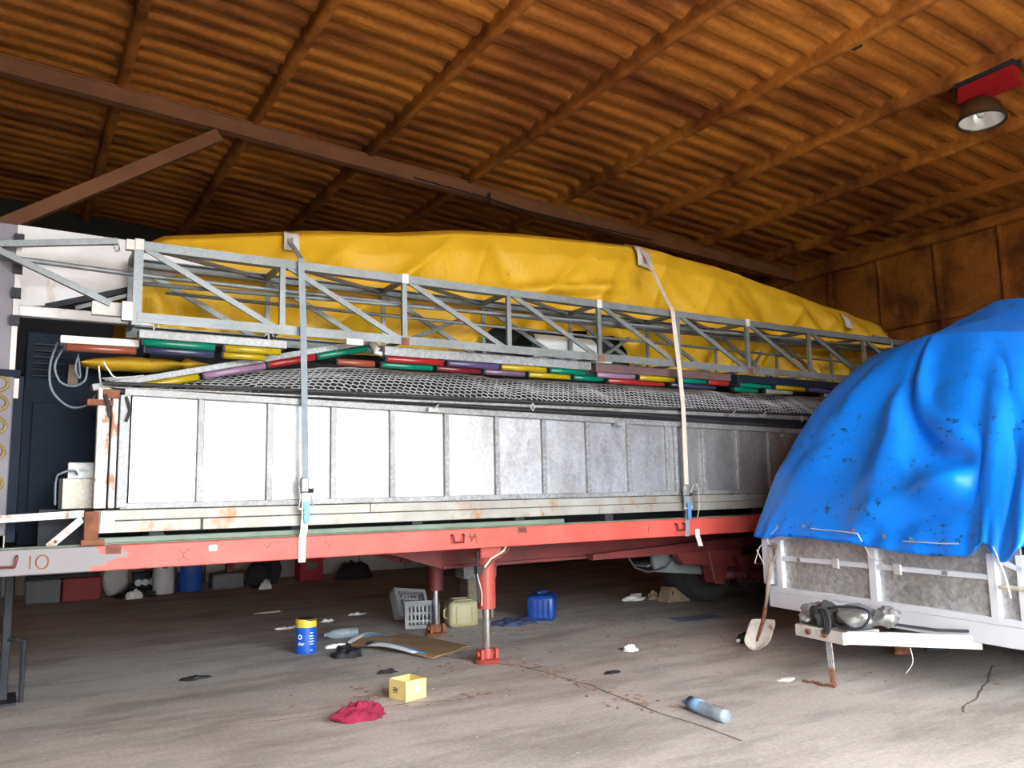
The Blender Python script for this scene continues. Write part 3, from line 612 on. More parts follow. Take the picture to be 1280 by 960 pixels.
MB().box((2.37, YA-.012, 2.79), (2.52, YA+.01, 2.84)).build('hanger_plate', 'pad_white', ts)
MB().tube([(9.95, YA-.01, 2.95), (9.95, YA-.02, 3.40), (9.90, YA-.02, 3.46), (9.6, YA, 3.47)], .014, 6).build('end_hoop', 'galvanised', ts)
# loose tubes lying in the truss
def lone(name, m, mat, label, cat, group=None, **kw): return tag(m.build(name, mat, None, **kw), label, cat, group)
lone('steel_tube', MB().tube([(-0.6, 6.69, 3.268), (0.0, 6.70, 3.262), (0.75, 6.73, 3.25), (4.0, 6.76, 3.26), (10.3, 6.78, 3.33)], .020, 8), 'truss_steel', 'long round steel tube threaded through the truss and past its end', 'tube', smooth=True)
lone('steel_tube', MB().tube([(0.78, 6.62, 3.155), (3.0, 6.62, 3.21), (7.4, 6.63, 3.32), (9.8, 6.64, 3.36)], .017, 8), 'truss_steel', 'thinner steel tube inside the truss starting at its end upright', 'tube', smooth=True)
lone('steel_tube', MB().tube([(1.0, 6.89, 3.168), (5.0, 6.89, 3.168), (10.0, 6.89, 3.170)], .015, 8), 'truss_steel', 'lowest of the steel tubes inside the truss, near its far face', 'tube', smooth=True)
pb = thing('angle_bar', (0.3, 6.68, 3.3), 'grey square bar with an eye hook across the white board', 'bar')
MB().bar((-0.5, 6.638, 3.275), (0.615, 6.645, 3.468), .045, .045).build('shaft', 'truss_steel', pb)
MB().tube([(0.595, 6.645, 3.455), (0.595, 6.645, 3.41), (0.61, 6.645, 3.39), (0.625, 6.645, 3.40), (0.625, 6.645, 3.44)], .007, 6).build('eye_hook', 'galvanised', pb)
pb = thing('stay_bar', (0.3, 6.6, 3.0), 'grey sloping stay bar bolted to the white bottom tube', 'bar')
MB().bar((-0.4, 6.575, 3.385), (0.58, 6.59, 2.97), .04, .045).build('shaft', 'truss_steel', pb)
MB().box((0.46, 6.60, 2.885), (0.66, 6.66, 2.985)).build('end_plate', 'pad_white', pb)
# white board behind the truss end
bd = thing('white_board', (0.7, 7.15, 2.925), 'scuffed white painted board standing behind the truss end', 'board')
pts = [(0.0, 3.01), (0.18, 3.035), (0.80, 3.25), (1.39, 3.53), (0.77, 3.64), (0.0, 3.65)]
m = MB(); n = len(pts)
m.add([(x, 7.15, z) for x, z in pts] + [(x, 7.175, z) for x, z in pts], [tuple(range(n)), tuple(range(2*n-1, n-1, -1))] + [(i, i+n, (i+1) % n + n, (i+1) % n) for i in range(n)])
m.build('sheet', 'white_board', bd)
MB().box((0.0, 7.072, 2.925), (0.95, 7.15, 3.005)).build('bottom_tube', 'white_board', bd, bevel=.005)
MB().bar((0.18, 7.128, 3.02), (0.80, 7.128, 3.235), .04, .045).build('edge_bar', 'dark_steel', bd)
MB().bar((0.38, 7.09, 3.02), (0.80, 7.09, 3.185), .03, .03).build('edge_bar', 'truss_steel', bd)

# ------------------------------------------------------------------ coloured light bars
def lightbar(p, q, ht, dp, mat, segs, label, rows=1, hooks=(), segs2=()):
    p = Vector(p); q = Vector(q); d = (q-p); L = d.length; d.normalize(); u = Vector((0, 1, 0)).cross(d) * -1
    if u.z < 0: u = -u
    lb = thing('light_bar', (p+q)/2 - Vector((0, 0, ht)), label, 'light bar', 'coloured light bars under the truss')
    MB().bar(p + u*ht/2, q + u*ht/2, dp, ht, u).build('housing', mat, lb, bevel=.004)
    for sg_, yo, zo in ((segs, -0.28, -0.028), (segs2, 0.05, -0.075)):
        for a, b, c in sg_:
            o = Vector((0, dp*yo, 0)) + u*zo
            A = p + d*(L*a) + o; B = p + d*(L*b) + o
            ln = MB().tube([A, A+d*.008, B-d*.008, B], [.020, .030, .030, .020], 10).build('lens', LENS[c], lb, smooth=True)
            MB().bar(A-d*.014, A, .05, .05, u).build('end_cap', 'dark_steel', ln)
    for a in hooks:
        c = p + d*(L*a) + u*ht; MB().tube([c+Vector((0, -.02, -.01)), c+Vector((-.01, -.03, .05)), c+Vector((.015, -.03, .09)), c+Vector((.03, -.03, .03))], .005, 5).build('hook', 'wire', lb)
    return lb
lightbar((0.27, 6.68, 2.66), (0.79, 6.68, 2.665), .055, .12, 'white_board', [(.07, .97, 'orange')], 'short white light bar with one orange lens by the grey cables')
lightbar((0.77, 6.56, 2.715), (1.87, 6.56, 2.715), .065, .12, 'galv_dull', [(.03, .50, 'green'), (.56, .96, 'yellow')], 'galvanised light bar with green, navy and yellow lenses hung from the truss end', hooks=(.1, .88), segs2=[(.05, .50, 'navy'), (.56, .86, 'yellow')])
lightbar((0.49, 6.67, 2.318), (2.72, 6.80, 2.865), .05, .11, 'galv_dull', [(.14, .33, 'yellow'), (.345, .565, 'lilac'), (.575, .755, 'red'), (.765, .97, 'green')], 'sloping light bar with yellow, lilac, red and green lenses lying on the wire')
lightbar((2.76, 6.66, 2.74), (5.02, 6.66, 2.745), .085, .13, 'galv_dull', [(.01, .26, 'red'), (.28, .52, 'purple'), (.53, .76, 'yellow'), (.78, .97, 'green')],
         'long galvanised light bar with a red first lens under the truss middle', hooks=(.32, .85), segs2=[(-.18, -.03, 'orange'), (0, .22, 'green'), (.24, .44, 'maroon'), (.46, .66, 'mauve'), (.68, .9, 'yellow'), (.92, 1.08, 'green')])
lightbar((5.08, 6.66, 2.735), (7.02, 6.66, 2.74), .085, .13, 'brown_housing', [(.01, .27, 'lilac'), (.30, .56, 'yellow'), (.58, .80, 'green'), (.82, .99, 'red')],
         'brown housed light bar with a lilac first lens behind the tan strap', hooks=(.28, .82), segs2=[(.1, .5, 'red'), (.55, .9, 'navy')])
lightbar((7.12, 6.66, 2.735), (9.75, 6.66, 2.74), .085, .13, 'navy_steel', [(.02, .22, 'green'), (.25, .45, 'yellow'), (.48, .68, 'purple'), (.72, .95, 'maroon')],
         'dark blue housed light bar ending behind the blue tarpaulin', hooks=(.22, .75), segs2=[(.0, .15, 'green'), (.2, .38, 'clear'), (.6, .78, 'clear')])
MB().tube([(2.68, 6.72, 2.88), (2.72, 6.68, 2.80), (2.70, 6.66, 2.77), (2.76, 6.66, 2.76)], [.03, .035, .02, .02], 7).build('taped_joint', 'pad_white', bpy.data.objects['light_bar.003'])
# cables hanging at the front end
def cable(pts, r, label, mat='cable'):
    out = []; P = [Vector(p) for p in pts]
    for i in range(len(P)-1):
        a, b, c, d = P[max(i-1, 0)], P[i], P[i+1], P[min(i+2, len(P)-1)]
        for k in range(6):
            t = k/6; out.append(0.5*((2*b)+(c-a)*t+(2*a-5*b+4*c-d)*t*t+(3*b-a-3*c+d)*t**3))
    out.append(P[-1])
    lone('cable', MB().tube(out, r, 6), mat, label, 'cable', smooth=True)
cable([(0.26, 6.85, 2.70), (0.22, 6.85, 2.52), (0.24, 6.85, 2.34), (0.36, 6.84, 2.22), (0.48, 6.82, 2.24), (0.54, 6.78, 2.34)], .009, 'longest grey cable looping down to the corner post')
cable([(0.30, 6.80, 2.66), (0.25, 6.82, 2.52), (0.29, 6.82, 2.40), (0.38, 6.80, 2.37), (0.45, 6.80, 2.42), (0.46, 6.80, 2.52)], .009, 'middle grey cable looping below the white light bar')
cable([(0.40, 6.83, 2.62), (0.385, 6.83, 2.50), (0.42, 6.83, 2.44), (0.40, 6.83, 2.60)], .007, 'short grey cable loop hanging behind the white light bar')
cable([(0.53, 6.70, 2.52), (0.54, 6.68, 2.42), (0.545, 6.64, 2.36)], .006, 'thin grey wire end standing up at the corner post', 'wire')
cable([(0.56, 6.70, 2.55), (0.60, 6.72, 2.49), (0.66, 6.70, 2.432), (0.84, 6.69, 2.462)], .007, 'pale wire lying across the chicken wire end', 'wire')
# white motor between the truss faces
mo = thing('motor', (5.1, 7.12, 2.9), 'white cylindrical motor with a black flange seen through the truss', 'motor')
MB().lathe([(0.0, 0), (.13, 0), (.14, .02), (.14, .78), (.13, .8), (0, .8)], (4.70, 7.235, 3.075), (1, 0, 0), 22).build('casing', 'motor_white', mo, smooth=True)
MB().lathe([(0.0, 0), (.16, 0), (.16, .05), (0, .05)], (4.62, 7.235, 3.075), (1, 0, 0), 22).build('flange', 'black_rubber', mo)
MB().box((5.5, 7.12, 2.93), (5.72, 7.32, 3.03)).build('terminal_box', 'motor_white', mo, bevel=.01)
MB().box((4.74, 7.13, 2.74), (5.62, 7.40, 2.95)).build('mounting_foot', 'truss_steel', mo)

# ------------------------------------------------------------------ yellow tarpaulin
TOP = [(0.75, 3.62), (1.06, 3.83), (2.3, 4.06), (3.9, 4.31), (4.8, 4.42), (6.6, 4.52), (7.95, 4.40), (9.5, 4.19), (11.0, 3.97), (11.5, 3.5)]
HEM = [(0.8, 2.86), (3.9, 2.86), (4.30, 3.28), (5.9, 3.30), (6.2, 2.93), (11.5, 2.95)]
yt = thing('yellow_tarpaulin', (6, 8.0, 2.86), 'big creased yellow tarpaulin draped over the load behind the truss', 'tarpaulin')
def ytarp(a, b):
    x = 0.82 + a*10.6; tp = interp(TOP, x); hm = interp(HEM, x) + 0.05*nz(x*1.2, 3)
    tp += 0.02*nz(x*1.1, 8)
    key = [(0.0, 7.33, hm), (0.30, 7.26, 3.38), (0.55, 7.27, tp-0.30), (0.68, 7.34, tp-0.09), (0.76, 7.52, tp), (0.88, 8.4, tp+0.01), (0.93, 8.92, tp-0.15), (1.0, 8.98, 2.95)]
    for (t0, y0, z0), (t1, y1, z1) in zip(key, key[1:]):
        if b <= t1 + 1e-9:
            s = (b-t0)/(t1-t0); y = y0+(y1-y0)*s; z = z0+(z1-z0)*s; break
    # long slanting folds, deeper low down, with sharper pleats toward the right end
    wgt = 1.0 if b < .45 else max(0.0, 1-(b-.45)/.3)
    f1 = math.sin(x*3.1 + z*1.8 + 2.2*nz(x*.8, z)); f2 = nz(x*1.6+z*1.4, z*0.7, 2)
    r = 1-abs(nz(x*1.25 - z*1.1, z*.55, 11)); r = r**5
    rt_ = max(0.0, (x-7.2)/3.5)
    f3 = math.sin((x*1.0 + (z-3.4)*0.9)*11)*rt_*0.055
    push = wgt*(0.06*f2 + 0.015*f1 - 0.10*r + f3 + .03*nz(x*4+z*3, z*2, 31))
    low = max(0.0, 1-b/0.3); push += low*0.09*math.sin(x*5.2+z*9*math.sin(x*.7))
    y += push*1.0
    # big horizontal tuck left of the tan strap
    tk = math.exp(-((x-5.2)/0.75)**2); zz = 3.72 + 0.13*(x-5.2)
    y -= 0.10*tk*math.exp(-((z-zz-.04)/0.06)**2) - 0.07*tk*math.exp(-((z-zz+.06)/0.05)**2)
    if b < .6: y = max(y, 7.20 if x < 1.7 else 7.10)      # lies behind the truss and the white board
    return (x, y, z)
MB().grid(ytarp, 260, 90).build('cover', 'yellow_tarp', yt, smooth=True, solid=0.012)
MB().tube([(0.82+10.6*i/60, ytarp(i/60, .665)[1]-.004, ytarp(i/60, .665)[2]) for i in range(2, 56)], .006, 5).build('seam', 'yellow_tarp', yt)
def tongue(a, b):
    x = 0.42 + a*0.95; w_ = math.sin(PI*min(1, a*1.25))**.5 if a < .8 else (1-a)/.2
    t = 2*PI*b
    return (x, 7.0 + 0.12*math.cos(t), 2.575 + .035*a + 0.06*max(.12, w_)*math.sin(t) + .01*nz(x*6, 2))
MB().grid(tongue, 30, 14).build('loose_end', 'yellow_tarp', yt, smooth=True)
def pad(x, y, z, wd, ht, tilt, label):
    m = MB().grid(lambda a, b: (x+(a-.5)*wd + .02*b, y + .10*b*b - .02*nz(a*4, b*4, x), z+(b-.5)*ht + tilt*a + .012*nz(a*6, b*5)), 6, 8)
    lone('corner_pad', m, 'pad_white', label, 'pad', 'pads under the straps', smooth=True, solid=.012)
pad(2.10, 7.20, 3.86, .14, .20, 0.0, 'pale pad under the grey strap on the yellow tarpaulin')
pad(6.33, 7.19, 4.30, .22, .26, -.05, 'crumpled pale pad under the tan strap on the yellow tarpaulin')
pad(10.05, 7.17, 3.86, .16, .22, -.03, 'small pale patch on the thin end of the yellow tarpaulin')

# ------------------------------------------------------------------ ratchet straps
def ratchet(st, x, z, teal, tail_mat):
    r = MB().box((x-.045, YR-.10, z-.02), (x+.02, YR-.06, z+.10)).build('ratchet_handle', 'alu_dull', st, bevel=.01)
    MB().tube([(x-.04, YR-.075, z-.005), (x+.06, YR-.075, z-.005)], .018, 10).build('ratchet_drum', 'dark_steel', r)
    for s in (-.045, .055):
        MB().tube([(x+s*.7, YR-.06, z+.09), (x+s*1.2, YR-.075, z+.03), (x+s*.9, YR-.075, z-.06), (x+s*1.2, YR-.075, z-.15)], .006, 6).build('ratchet_side', 'alu_dull', r)
    MB().tube([(x-.06, YR-.075, z-.15), (x+.065, YR-.075, z-.14)], .009, 8).build('ratchet_bar', 'pad_white', r)
    MB().ribbon([(x+.005, YR-.085, z-.09), (x+.005, YR-.092, z-.16), (x+.01, YR-.086, z-.26)], (.045, 0, 0), .006).build('label_tag', teal, st)
s1 = thing('ratchet_strap', (2.0, 6.44, 1.03), 'grey ratchet strap with a pale lower end over truss and panels', 'strap', 'ratchet straps over the load')
MB().ribbon([(2.16, 9.04, 1.22), (2.16, 9.03, 3.0), (2.16, 8.97, 3.90), (2.16, 8.45, 4.07), (2.16, 7.60, 4.06), (2.12, 7.32, 3.97), (2.08, 7.17, 3.82), (1.97, 6.475, 3.475), (1.965, 6.455, 3.43), (1.985, 6.44, 2.9), (2.0, 6.44, 2.37), (2.015, 6.43, 1.64)], (.052, 0, 0), .005).build('webbing', 'strap_grey', s1)
MB().ribbon([(2.015, 6.425, 1.58), (2.015, 6.43, 1.40), (2.015, 6.455, 1.26), (2.01, 6.478, 1.20), (2.01, 6.485, 1.01)], (.056, 0, 0), .006).build('lower_webbing', 'strap_pale', s1)
ratchet(s1, 2.015, 1.575, 'strap_teal', 'strap_pale')
s2 = thing('ratchet_strap', (6.1, 6.44, 0.95), 'tan ratchet strap with a blue tag and dangling tail', 'strap', 'ratchet straps over the load')
MB().ribbon([(6.40, 9.04, 1.22), (6.40, 9.03, 3.0), (6.40, 8.97, 4.38), (6.40, 8.45, 4.55), (6.40, 7.60, 4.55), (6.36, 7.32, 4.44), (6.31, 7.13, 4.24), (6.10, 6.62, 3.62), (6.04, 6.475, 3.475), (6.04, 6.455, 3.42), (6.09, 6.44, 2.7), (6.11, 6.44, 2.37), (6.09, 6.43, 1.54)], (.058, 0, 0), .005).build('webbing', 'strap_tan', s2)
MB().ribbon([(6.085, 6.43, 1.50), (6.09, 6.43, 1.40), (6.11, 6.455, 1.26), (6.12, 6.478, 1.20), (6.12, 6.488, 1.03)], (.060, 0, 0), .006).build('lower_webbing', 'strap_grey', s2)
MB().ribbon([(6.11, 6.40, 1.48), (6.14, 6.38, 1.56), (6.19, 6.38, 1.57), (6.235, 6.40, 1.50), (6.25, 6.42, 1.32), (6.25, 6.46, 1.22)], (.05, .05, 0), .006).build('tail_loop', 'strap_tan', s2)
MB().ribbon([(6.25, 6.47, 1.10), (6.255, 6.475, 1.03), (6.29, 6.47, 0.92)], (.06, 0, 0), .005).build('tail_end', 'strap_pale', s2)
ratchet(s2, 6.09, 1.47, 'strap_blue', 'strap_tan')

# ------------------------------------------------------------------ small box trailer under the blue tarpaulin
L0 = Vector((6.28, 5.58)); WV = Vector((-0.1631, -0.9866)); BV = Vector((0.9866, -0.1631))
def T(u, v, z): p = L0 + WV*u + BV*v; return Vector((p.x, p.y, z))
class TM(MB):
    def tb(s, u0, v0, z0, u1, v1, z1): return s.hexa([T(u0, v0, z0), T(u1, v0, z0), T(u1, v1, z0), T(u0, v1, z0), T(u0, v0, z1), T(u1, v0, z1), T(u1, v1, z1), T(u0, v1, z1)])
bt = thing('box_trailer', tuple(T(1.3, 2, 0)), 'small white framed trailer with galvanised panels and drawbar', 'trailer')
BW, BL = 2.62, 4.2
TM().tb(0, 0, .39, BW, .09, .535).build('front_beam', 'white_paint', bt, bevel=.005)
TM().tb(0, .09, .39, .08, BL, .535).build('side_beam', 'white_paint', bt); TM().tb(BW-.08, .09, .39, BW, BL, .535).build('side_beam', 'white_paint', bt)
TM().tb(.08, .09, .45, BW-.08, BL, .52).build('floor_plate', 'dark_steel', bt)
for u0, u1 in ((.20, 1.27), (1.33, 2.36), (2.40, 2.58), (.03, .14)):
    TM().tb(u0, .035, .58, u1, .05, 1.14).build('front_panel', 'spangle_sheet', bt)
for u0, u1, z1 in ((.14, .215, 1.12), (1.265, 1.345, 1.12), (2.345, 2.415, 1.02), (2.565, 2.62, 1.02)): TM().tb(u0, -.005, .55, u1, .05, z1).build('upright', 'white_paint', bt, bevel=.005)
TM().tb(-.04, -.02, .60, .05, .06, 1.12).build('upright', 'white_paint', bt, bevel=.005)
TM().tb(.0, -.004, .535, BW, .05, .585).build('lower_rail', 'white_paint', bt, bevel=.004)
for a, b in ((.215, 1.265), (1.345, 2.345)): TM().tb(a, 0.0, .835, b, .045, .875).build('middle_rail', 'white_paint', bt, bevel=.004)
TM().bar(T(.06, .01, 1.0), T(.42, .01, 1.09), .03, .04).build('corner_stay', 'white_paint', bt)
TM().bar(T(2.38, .01, 1.0), T(2.60, .01, .92), .03, .035).build('corner_stay', 'white_paint', bt)
for u in (.91, 1.57): TM().tb(u-.035, -.02, .81, u+.035, 0, .895).build('hook_plate', 'pad_white', bt, bevel=.004)
for u in (.45, 2.0): TM().tb(u-.02, -.012, .842, u+.02, 0.0, .872).build('hook_plate', 'alu_dull', bt)
for s, u in ((0, 0), (1, BW-.015)):
    TM().tb(u, .05, .55, u+.015, BL, 1.3).build('side_panel', 'spangle_sheet', bt)
TM().tb(0, BL-.02, .55, BW, BL, 1.3).build('rear_panel', 'spangle_sheet', bt)
TM().tb(-.10, .5, .62, -.02, .54, .95).build('lamp_bracket', 'spangle_sheet', bt)
TM().tb(-.22, .3, .60, -.02, .75, .64).build('side_step', 'white_rusty', bt)
def tlathe(prof, u, v, z, n=32): return MB().lathe(prof, T(u, v, z), (WV.x, WV.y, 0), n)
for u in (.06, BW-.06-.2):
    wh = tlathe([(.18, .02), (.24, 0), (.30, .0), (.335, .04), (.335, .16), (.30, .2), (.24, .2), (.18, .18), (.18, .02)], u, 1.55, .335).build('wheel', 'tyre_rubber', bt, smooth=True)
    tlathe([(.0, .06), (.08, .06), (.14, .09), (.18, .04), (.18, .16), (.0, .16)], u, 1.55, .335).build('rim', 'alu_dull', wh)
TM().bar(T(.2, 1.55, .335), T(BW-.2, 1.55, .335), .05, .05).build('axle', 'dark_steel', bt)
# A-frame drawbar: the two arms meet in the coupling plate
db = TM().bar(T(1.60, -.60, .385), T(2.20, .06, .385), .05, .095).build('drawbar_arm', 'white_paint', bt, bevel=.005)
TM().bar(T(1.12, -.58, .385), T(.72, -.22, .46), .05, .085).build('drawbar_arm', 'white_paint', bt, bevel=.005)
cp = TM().tb(1.10, -.655, .335, 1.62, -.58, .425).build('coupling_plate', 'white_rusty', bt, bevel=.005)
TM().tb(1.10, -.60, .40, 1.62, -.30, .425).build('coupling_deck', 'white_rusty', bt)
for u, v in ((1.26, .385), (1.44, .385)): MB().lathe([(.022, 0), (.022, -.02), (.0, -.025)], T(u, -.655, v), (-BV.x*-1, -BV.y*-1, 0), 10).build('bolt', 'rust', cp)
TM().bar(T(1.36, -.45, .47), T(1.36, .6, .46), .08, .08).build('drawbar_spine', 'dark_steel', bt)
# canvas-wrapped coupling head and loose hand brake
def blob(name, cu, cv, cz, ru, rv, rz, mat, parent, seed, amp=.25, n=18):
    def fn(a, b):
        t = 2*PI*a; p = PI*(b-.5); d = Vector((math.cos(p)*math.cos(t), math.cos(p)*math.sin(t), math.sin(p)))
        k = 1 + amp*nz(d.x*2.1+seed, d.y*2.1, d.z*2.1) + amp*.5*nz(d.x*5+seed, d.y*5, d.z*5)
        return T(cu + d.x*ru*k, cv + d.y*rv*k, cz + d.z*rz*k)
    return MB().grid(fn, n*2, n).build(name, mat, parent, smooth=True)
blob('coupling_head', 1.18, -.52, .50, .10, .12, .085, 'alu_dull', bt, 3, .5)
blob('cable_bundle', 1.34, -.54, .50, .075, .12, .11, 'black_rubber', bt, 9, .35)
blob('coupling_body', 1.60, -.48, .53, .17, .14, .085, 'alu_dull', bt, 5, .25)
blob('coupling_grip', 1.82, -.42, .55, .08, .09, .07, 'alu_dull', bt, 7, .4)
for k in range(3):
    o = .025*k; TM().curve([T(1.28+o, -.64, .50), T(1.32+o, -.66, .58), T(1.40+o, -.64, .57), T(1.45+o, -.66, .46), T(1.42+o, -.67, .40)], .012, 6).build('brake_cable', 'black_rubber', bt)
TM().curve([T(1.50, -.62, .47), T(1.62, -.63, .45), T(1.76, -.60, .48), T(1.80, -.56, .58), T(1.68, -.55, .61), T(1.52, -.58, .60), T(1.40, -.60, .57)], .010, 6).build('brake_cable', 'dark_steel', bt)
TM().tube([T(1.85, -.40, .50), T(2.05, -.2, .47), T(2.15, .0, .46)], .012, 6).build('hand_lever', 'dark_steel', bt)
# chain hanging from the coupling to the floor
ch = thing('safety_chain', tuple(T(1.46, -.64, 0)), 'rusty double safety chain hanging from the white drawbar to the floor', 'chain')
def link(c, d, nrm, r, wd, mat):
    d = Vector(d).normalized(); n = Vector(nrm).normalized(); s = d.cross(n).normalized()
    pts = []
    for k in range(13):
        t = 2*PI*k/12; pts.append(Vector(c) + d*math.cos(t)*r + s*math.sin(t)*wd)
    MB().tube(pts, .0048, 5, False).build('link', mat, ch)
for off in (-.018, .018):
    for k in range(13):
        z = .33 - k*.025; c = T(1.455+off + .0015*k, -.645, z); link(c, (0, 0, 1), (BV.x, BV.y, 0) if k % 2 else (WV.x, WV.y, 0), .018, .010, 'galvanised' if k < 8 else 'rust')
for k in range(12):
    c = T(1.47 - .022*k, -.65 - .004*k + .012*math.sin(k*1.1), .012); link(c, (WV.x, WV.y, 0), (0, 0, 1) if k % 2 else (BV.x, BV.y, .3), .018, .010, 'rust')
TM().curve([T(1.9, -.30, .33), T(1.94, -.33, .24), T(1.90, -.36, .16)], .0025, 5).build('loose_wire', 'strap_pale', bt)

# blue tarpaulin: hem line and top line swept around the box, then a ridge behind
bl = thing('blue_tarpaulin', tuple(T(1.3, 1.5, 1.0)), 'bright blue plastic tarpaulin draped over the small box trailer load', 'tarpaulin')
HEMP = [(-.10, 4.1, 1.15), (-.10, 2.4, 1.12), (-.11, 1.0, 1.1), (-.16, .10, 1.06), (.10, -.10, 1.03), (.45, -.07, 1.055), (1.2, -.07, 1.03), (1.72, -.08, .985), (2.25, -.08, .99), (2.42, -.10, 1.09), (2.58, -.13, .97), (2.74, -.05, 1.10), (2.76, 1.0, 1.1), (2.76, 2.4, 1.1), (2.76, 4.1, 1.1)]
TOPP = [(.75, 3.6, 2.95), (.55, 2.2, 2.92), (.42, 1.55, 2.86), (.50, 1.05, 2.78), (.75, .86, 2.75), (1.05, .82, 2.77), (1.35, .80, 2.81), (1.60, .76, 2.78), (1.9, .76, 2.74), (2.1, .8, 2.70), (2.3, .85, 2.66), (2.45, 1.0, 2.6), (2.45, 1.5, 2.6), (2.4, 2.4, 2.6), (2.3, 3.6, 2.55)]
RID = [(1.3, 3.5, 3.1), (1.2, 2.6, 3.22), (1.1, 2.2, 3.22), (1.05, 2.05, 3.23), (1.1, 2.0, 3.25), (1.2, 2.0, 3.25), (1.3, 2.0, 3.24), (1.5, 2.0, 3.2), (1.7, 2.0, 3.16), (1.85, 2.0, 3.12), (2.0, 2.0, 3.08), (2.1, 2.1, 3.0), (2.1, 2.4, 2.95), (2.0, 2.8, 2.9), (1.6, 3.4, 2.95)]
def cat(tab, a):
    n = len(tab)-1; x = min(a*n, n-1e-6); i = int(x); t = x-i
    P = [Vector(tab[max(0, min(n, j))]) for j in (i-1, i, i+1, i+2)]
    return 0.5*((2*P[1])+(P[2]-P[0])*t+(2*P[0]-5*P[1]+4*P[2]-P[3])*t*t+(3*P[1]-P[0]-3*P[2]+P[3])*t**3)
PEAK = 6/14
def btarp(a, b):
    h = cat(HEMP, a); t = cat(TOPP, a); r = cat(RID, a)
    if b < .72:
        s = b/.72; ctr = Vector((1.3, 2.2, 0)); out = Vector((h.x-ctr.x, (h.y-ctr.y)*.9, 0)).normalized()
        mid = h*.5 + t*.5; bulge = .30 if a < .36 else (.18 if a > .46 else .30-.12*(a-.36)/.1)
        c = mid + out*bulge + Vector((0, 0, .22))
        p = h*(1-s)**2 + c*2*s*(1-s) + t*s*s
        # folds radiating from the peak and swags near the right corner
        w1 = math.sin(PI*s)**.8
        d = a-PEAK
        fold = 0.030*math.sin(d*62 + 1.2*nz(s*3, 5))*math.exp(-(d*6)**2)*w1
        fold += 0.030*nz(a*9, s*2.0, 4)*w1 + .008*nz(a*26, s*5, 8)*w1
        rg = (1-abs(nz(a*7+s*2.0, s*2.2-a*3, 21)))**6; fold += -0.03*rg*w1
        # one big swag falling from the upper left to the lower right
        if a > .40:
            q = math.exp(-(a-.43)/.04) if a > .43 else 1.0
            sc_ = .34 + .62*q - .25*max(0, a-.5); sl = .62*q/.04*2/7
            dd = (s-sc_)*2/math.sqrt(1+sl*sl); k = min(1, (a-.42)/.03) if a > .42 else 0.0
            k *= 1.0 if a < .56 else max(0, 1-(a-.56)/.05)
            fold += k*(-.085*math.exp(-(dd/.10)**2) + .06*math.exp(-((dd+.24)/.13)**2) + .02*math.exp(-((dd-.24)/.12)**2))*min(1, w1*1.6)
            sw2 = s - (.20 + 1.3*(a-.5)); fold += 1.3*k*(.045*math.exp(-(sw2/.05)**2) - .03*math.exp(-((sw2+.09)/.05)**2))
        if s < .15: fold += (.15-s)/.15*(.03 + .010*math.sin(a*150))
        return T(*(p[:2]), 0) + Vector((0, 0, p.z)) + (lambda o: Vector((WV.x*o.x+BV.x*o.y, WV.y*o.x+BV.y*o.y, 0)))(out)*fold + Vector((0, 0, fold*.35))
    s = (b-.72)/.28; p = t.lerp(r, s); p.z += .05*math.sin(PI*s)*nz(a*9, s*3, 2) - .04*math.sin(PI*s)
    return T(p.x, p.y, p.z)
cov = MB().grid(btarp, 300, 110)
lst = [cov.v[110*301+i].copy() for i in range(301)]; ctr = sum(lst, Vector())/301
o_ = len(cov.v); cov.v.append(ctr)
for i in range(300): cov.f.append((110*301+i, 110*301+i+1, o_))
cov.build('cover', 'blue_tarp', bl, smooth=True, solid=.008)
for a in (.33, .375, .43, .47, .51):
    p = btarp(a, .035); n = Vector((-BV.x, -BV.y, 0))
    MB().lathe([(.008, .012), (.016, .012), (.018, .018), (.008, .02)], p - n*.0, tuple(n), 10).build('eyelet', 'alu_dull', bl)
def cordpts(aa): return [btarp(a, .03) - Vector((BV.x, BV.y, 0))*.02 for a in aa]
MB().tube(cordpts([.385, .40, .42, .435]), .005, 5).build('cord', 'pad_white', bl)
MB().tube(cordpts([.435]) + [T(1.35, -.05, .93), T(1.55, -.04, .86)], .005, 5).build('cord', 'pad_white', bl)
MB().tube(cordpts([.50, .52, .545, .565]), .005, 5).build('cord', 'pad_white', bl)
MB().tube(cordpts([.335]) + [T(.05, -.12, .95), T(-.02, -.13, .80), T(.10, -.12, .80), T(.02, -.13, .93)], .005, 5).build('cord', 'pad_white', bl)
MB().tube([T(2.52, -.14, 1.08), T(2.60, -.16, .90), T(2.62, -.15, .75)], .006, 5).build('cord', 'pad_white', bl)
MB().tube([T(2.45, -.03, .80), T(2.72, -.03, .80)], .016, 8).build('crossbar', 'strap_tan', bt)

# shovel leaning on the trailer corner
sh = thing('shovel', (6.10, 5.62, 0), 'old spade with rusty pale blade leaning on the trailer corner', 'shovel')
b0 = Vector((6.16, 5.55, 0.30)); top = T(.15, -.03, .98); ax = (top-b0).normalized()
sdv = Vector((0.62, -0.785, 0)).normalized(); 
tip = Vector((6.09, 5.63, 0.004)); bd_ = (b0-tip).normalized(); bn = sdv.cross(bd_).normalized()
def blade(a, b):
    wd = .115*(math.sin(min(1, b*2.6)*PI/2)**.6) * (1 if b < .85 else 1-(b-.85)*.9) + .004
    x = (a-.5)*2
    return tip + bd_*(b*.30 + .015*(x*x)*(1-b)*0) + sdv*x*wd + bn*(.035*(x*x) - .02*math.sin(b*PI))
MB().grid(blade, 14, 20).build('blade', 'shovel_steel', sh, smooth=True, solid=.006)
MB().tube([tip+bd_*.08, tip+bd_*.2 - bn*.01, b0, b0+ax*.10], [.010, .016, .02, .019], 10).build('socket', 'rust', sh, smooth=True)
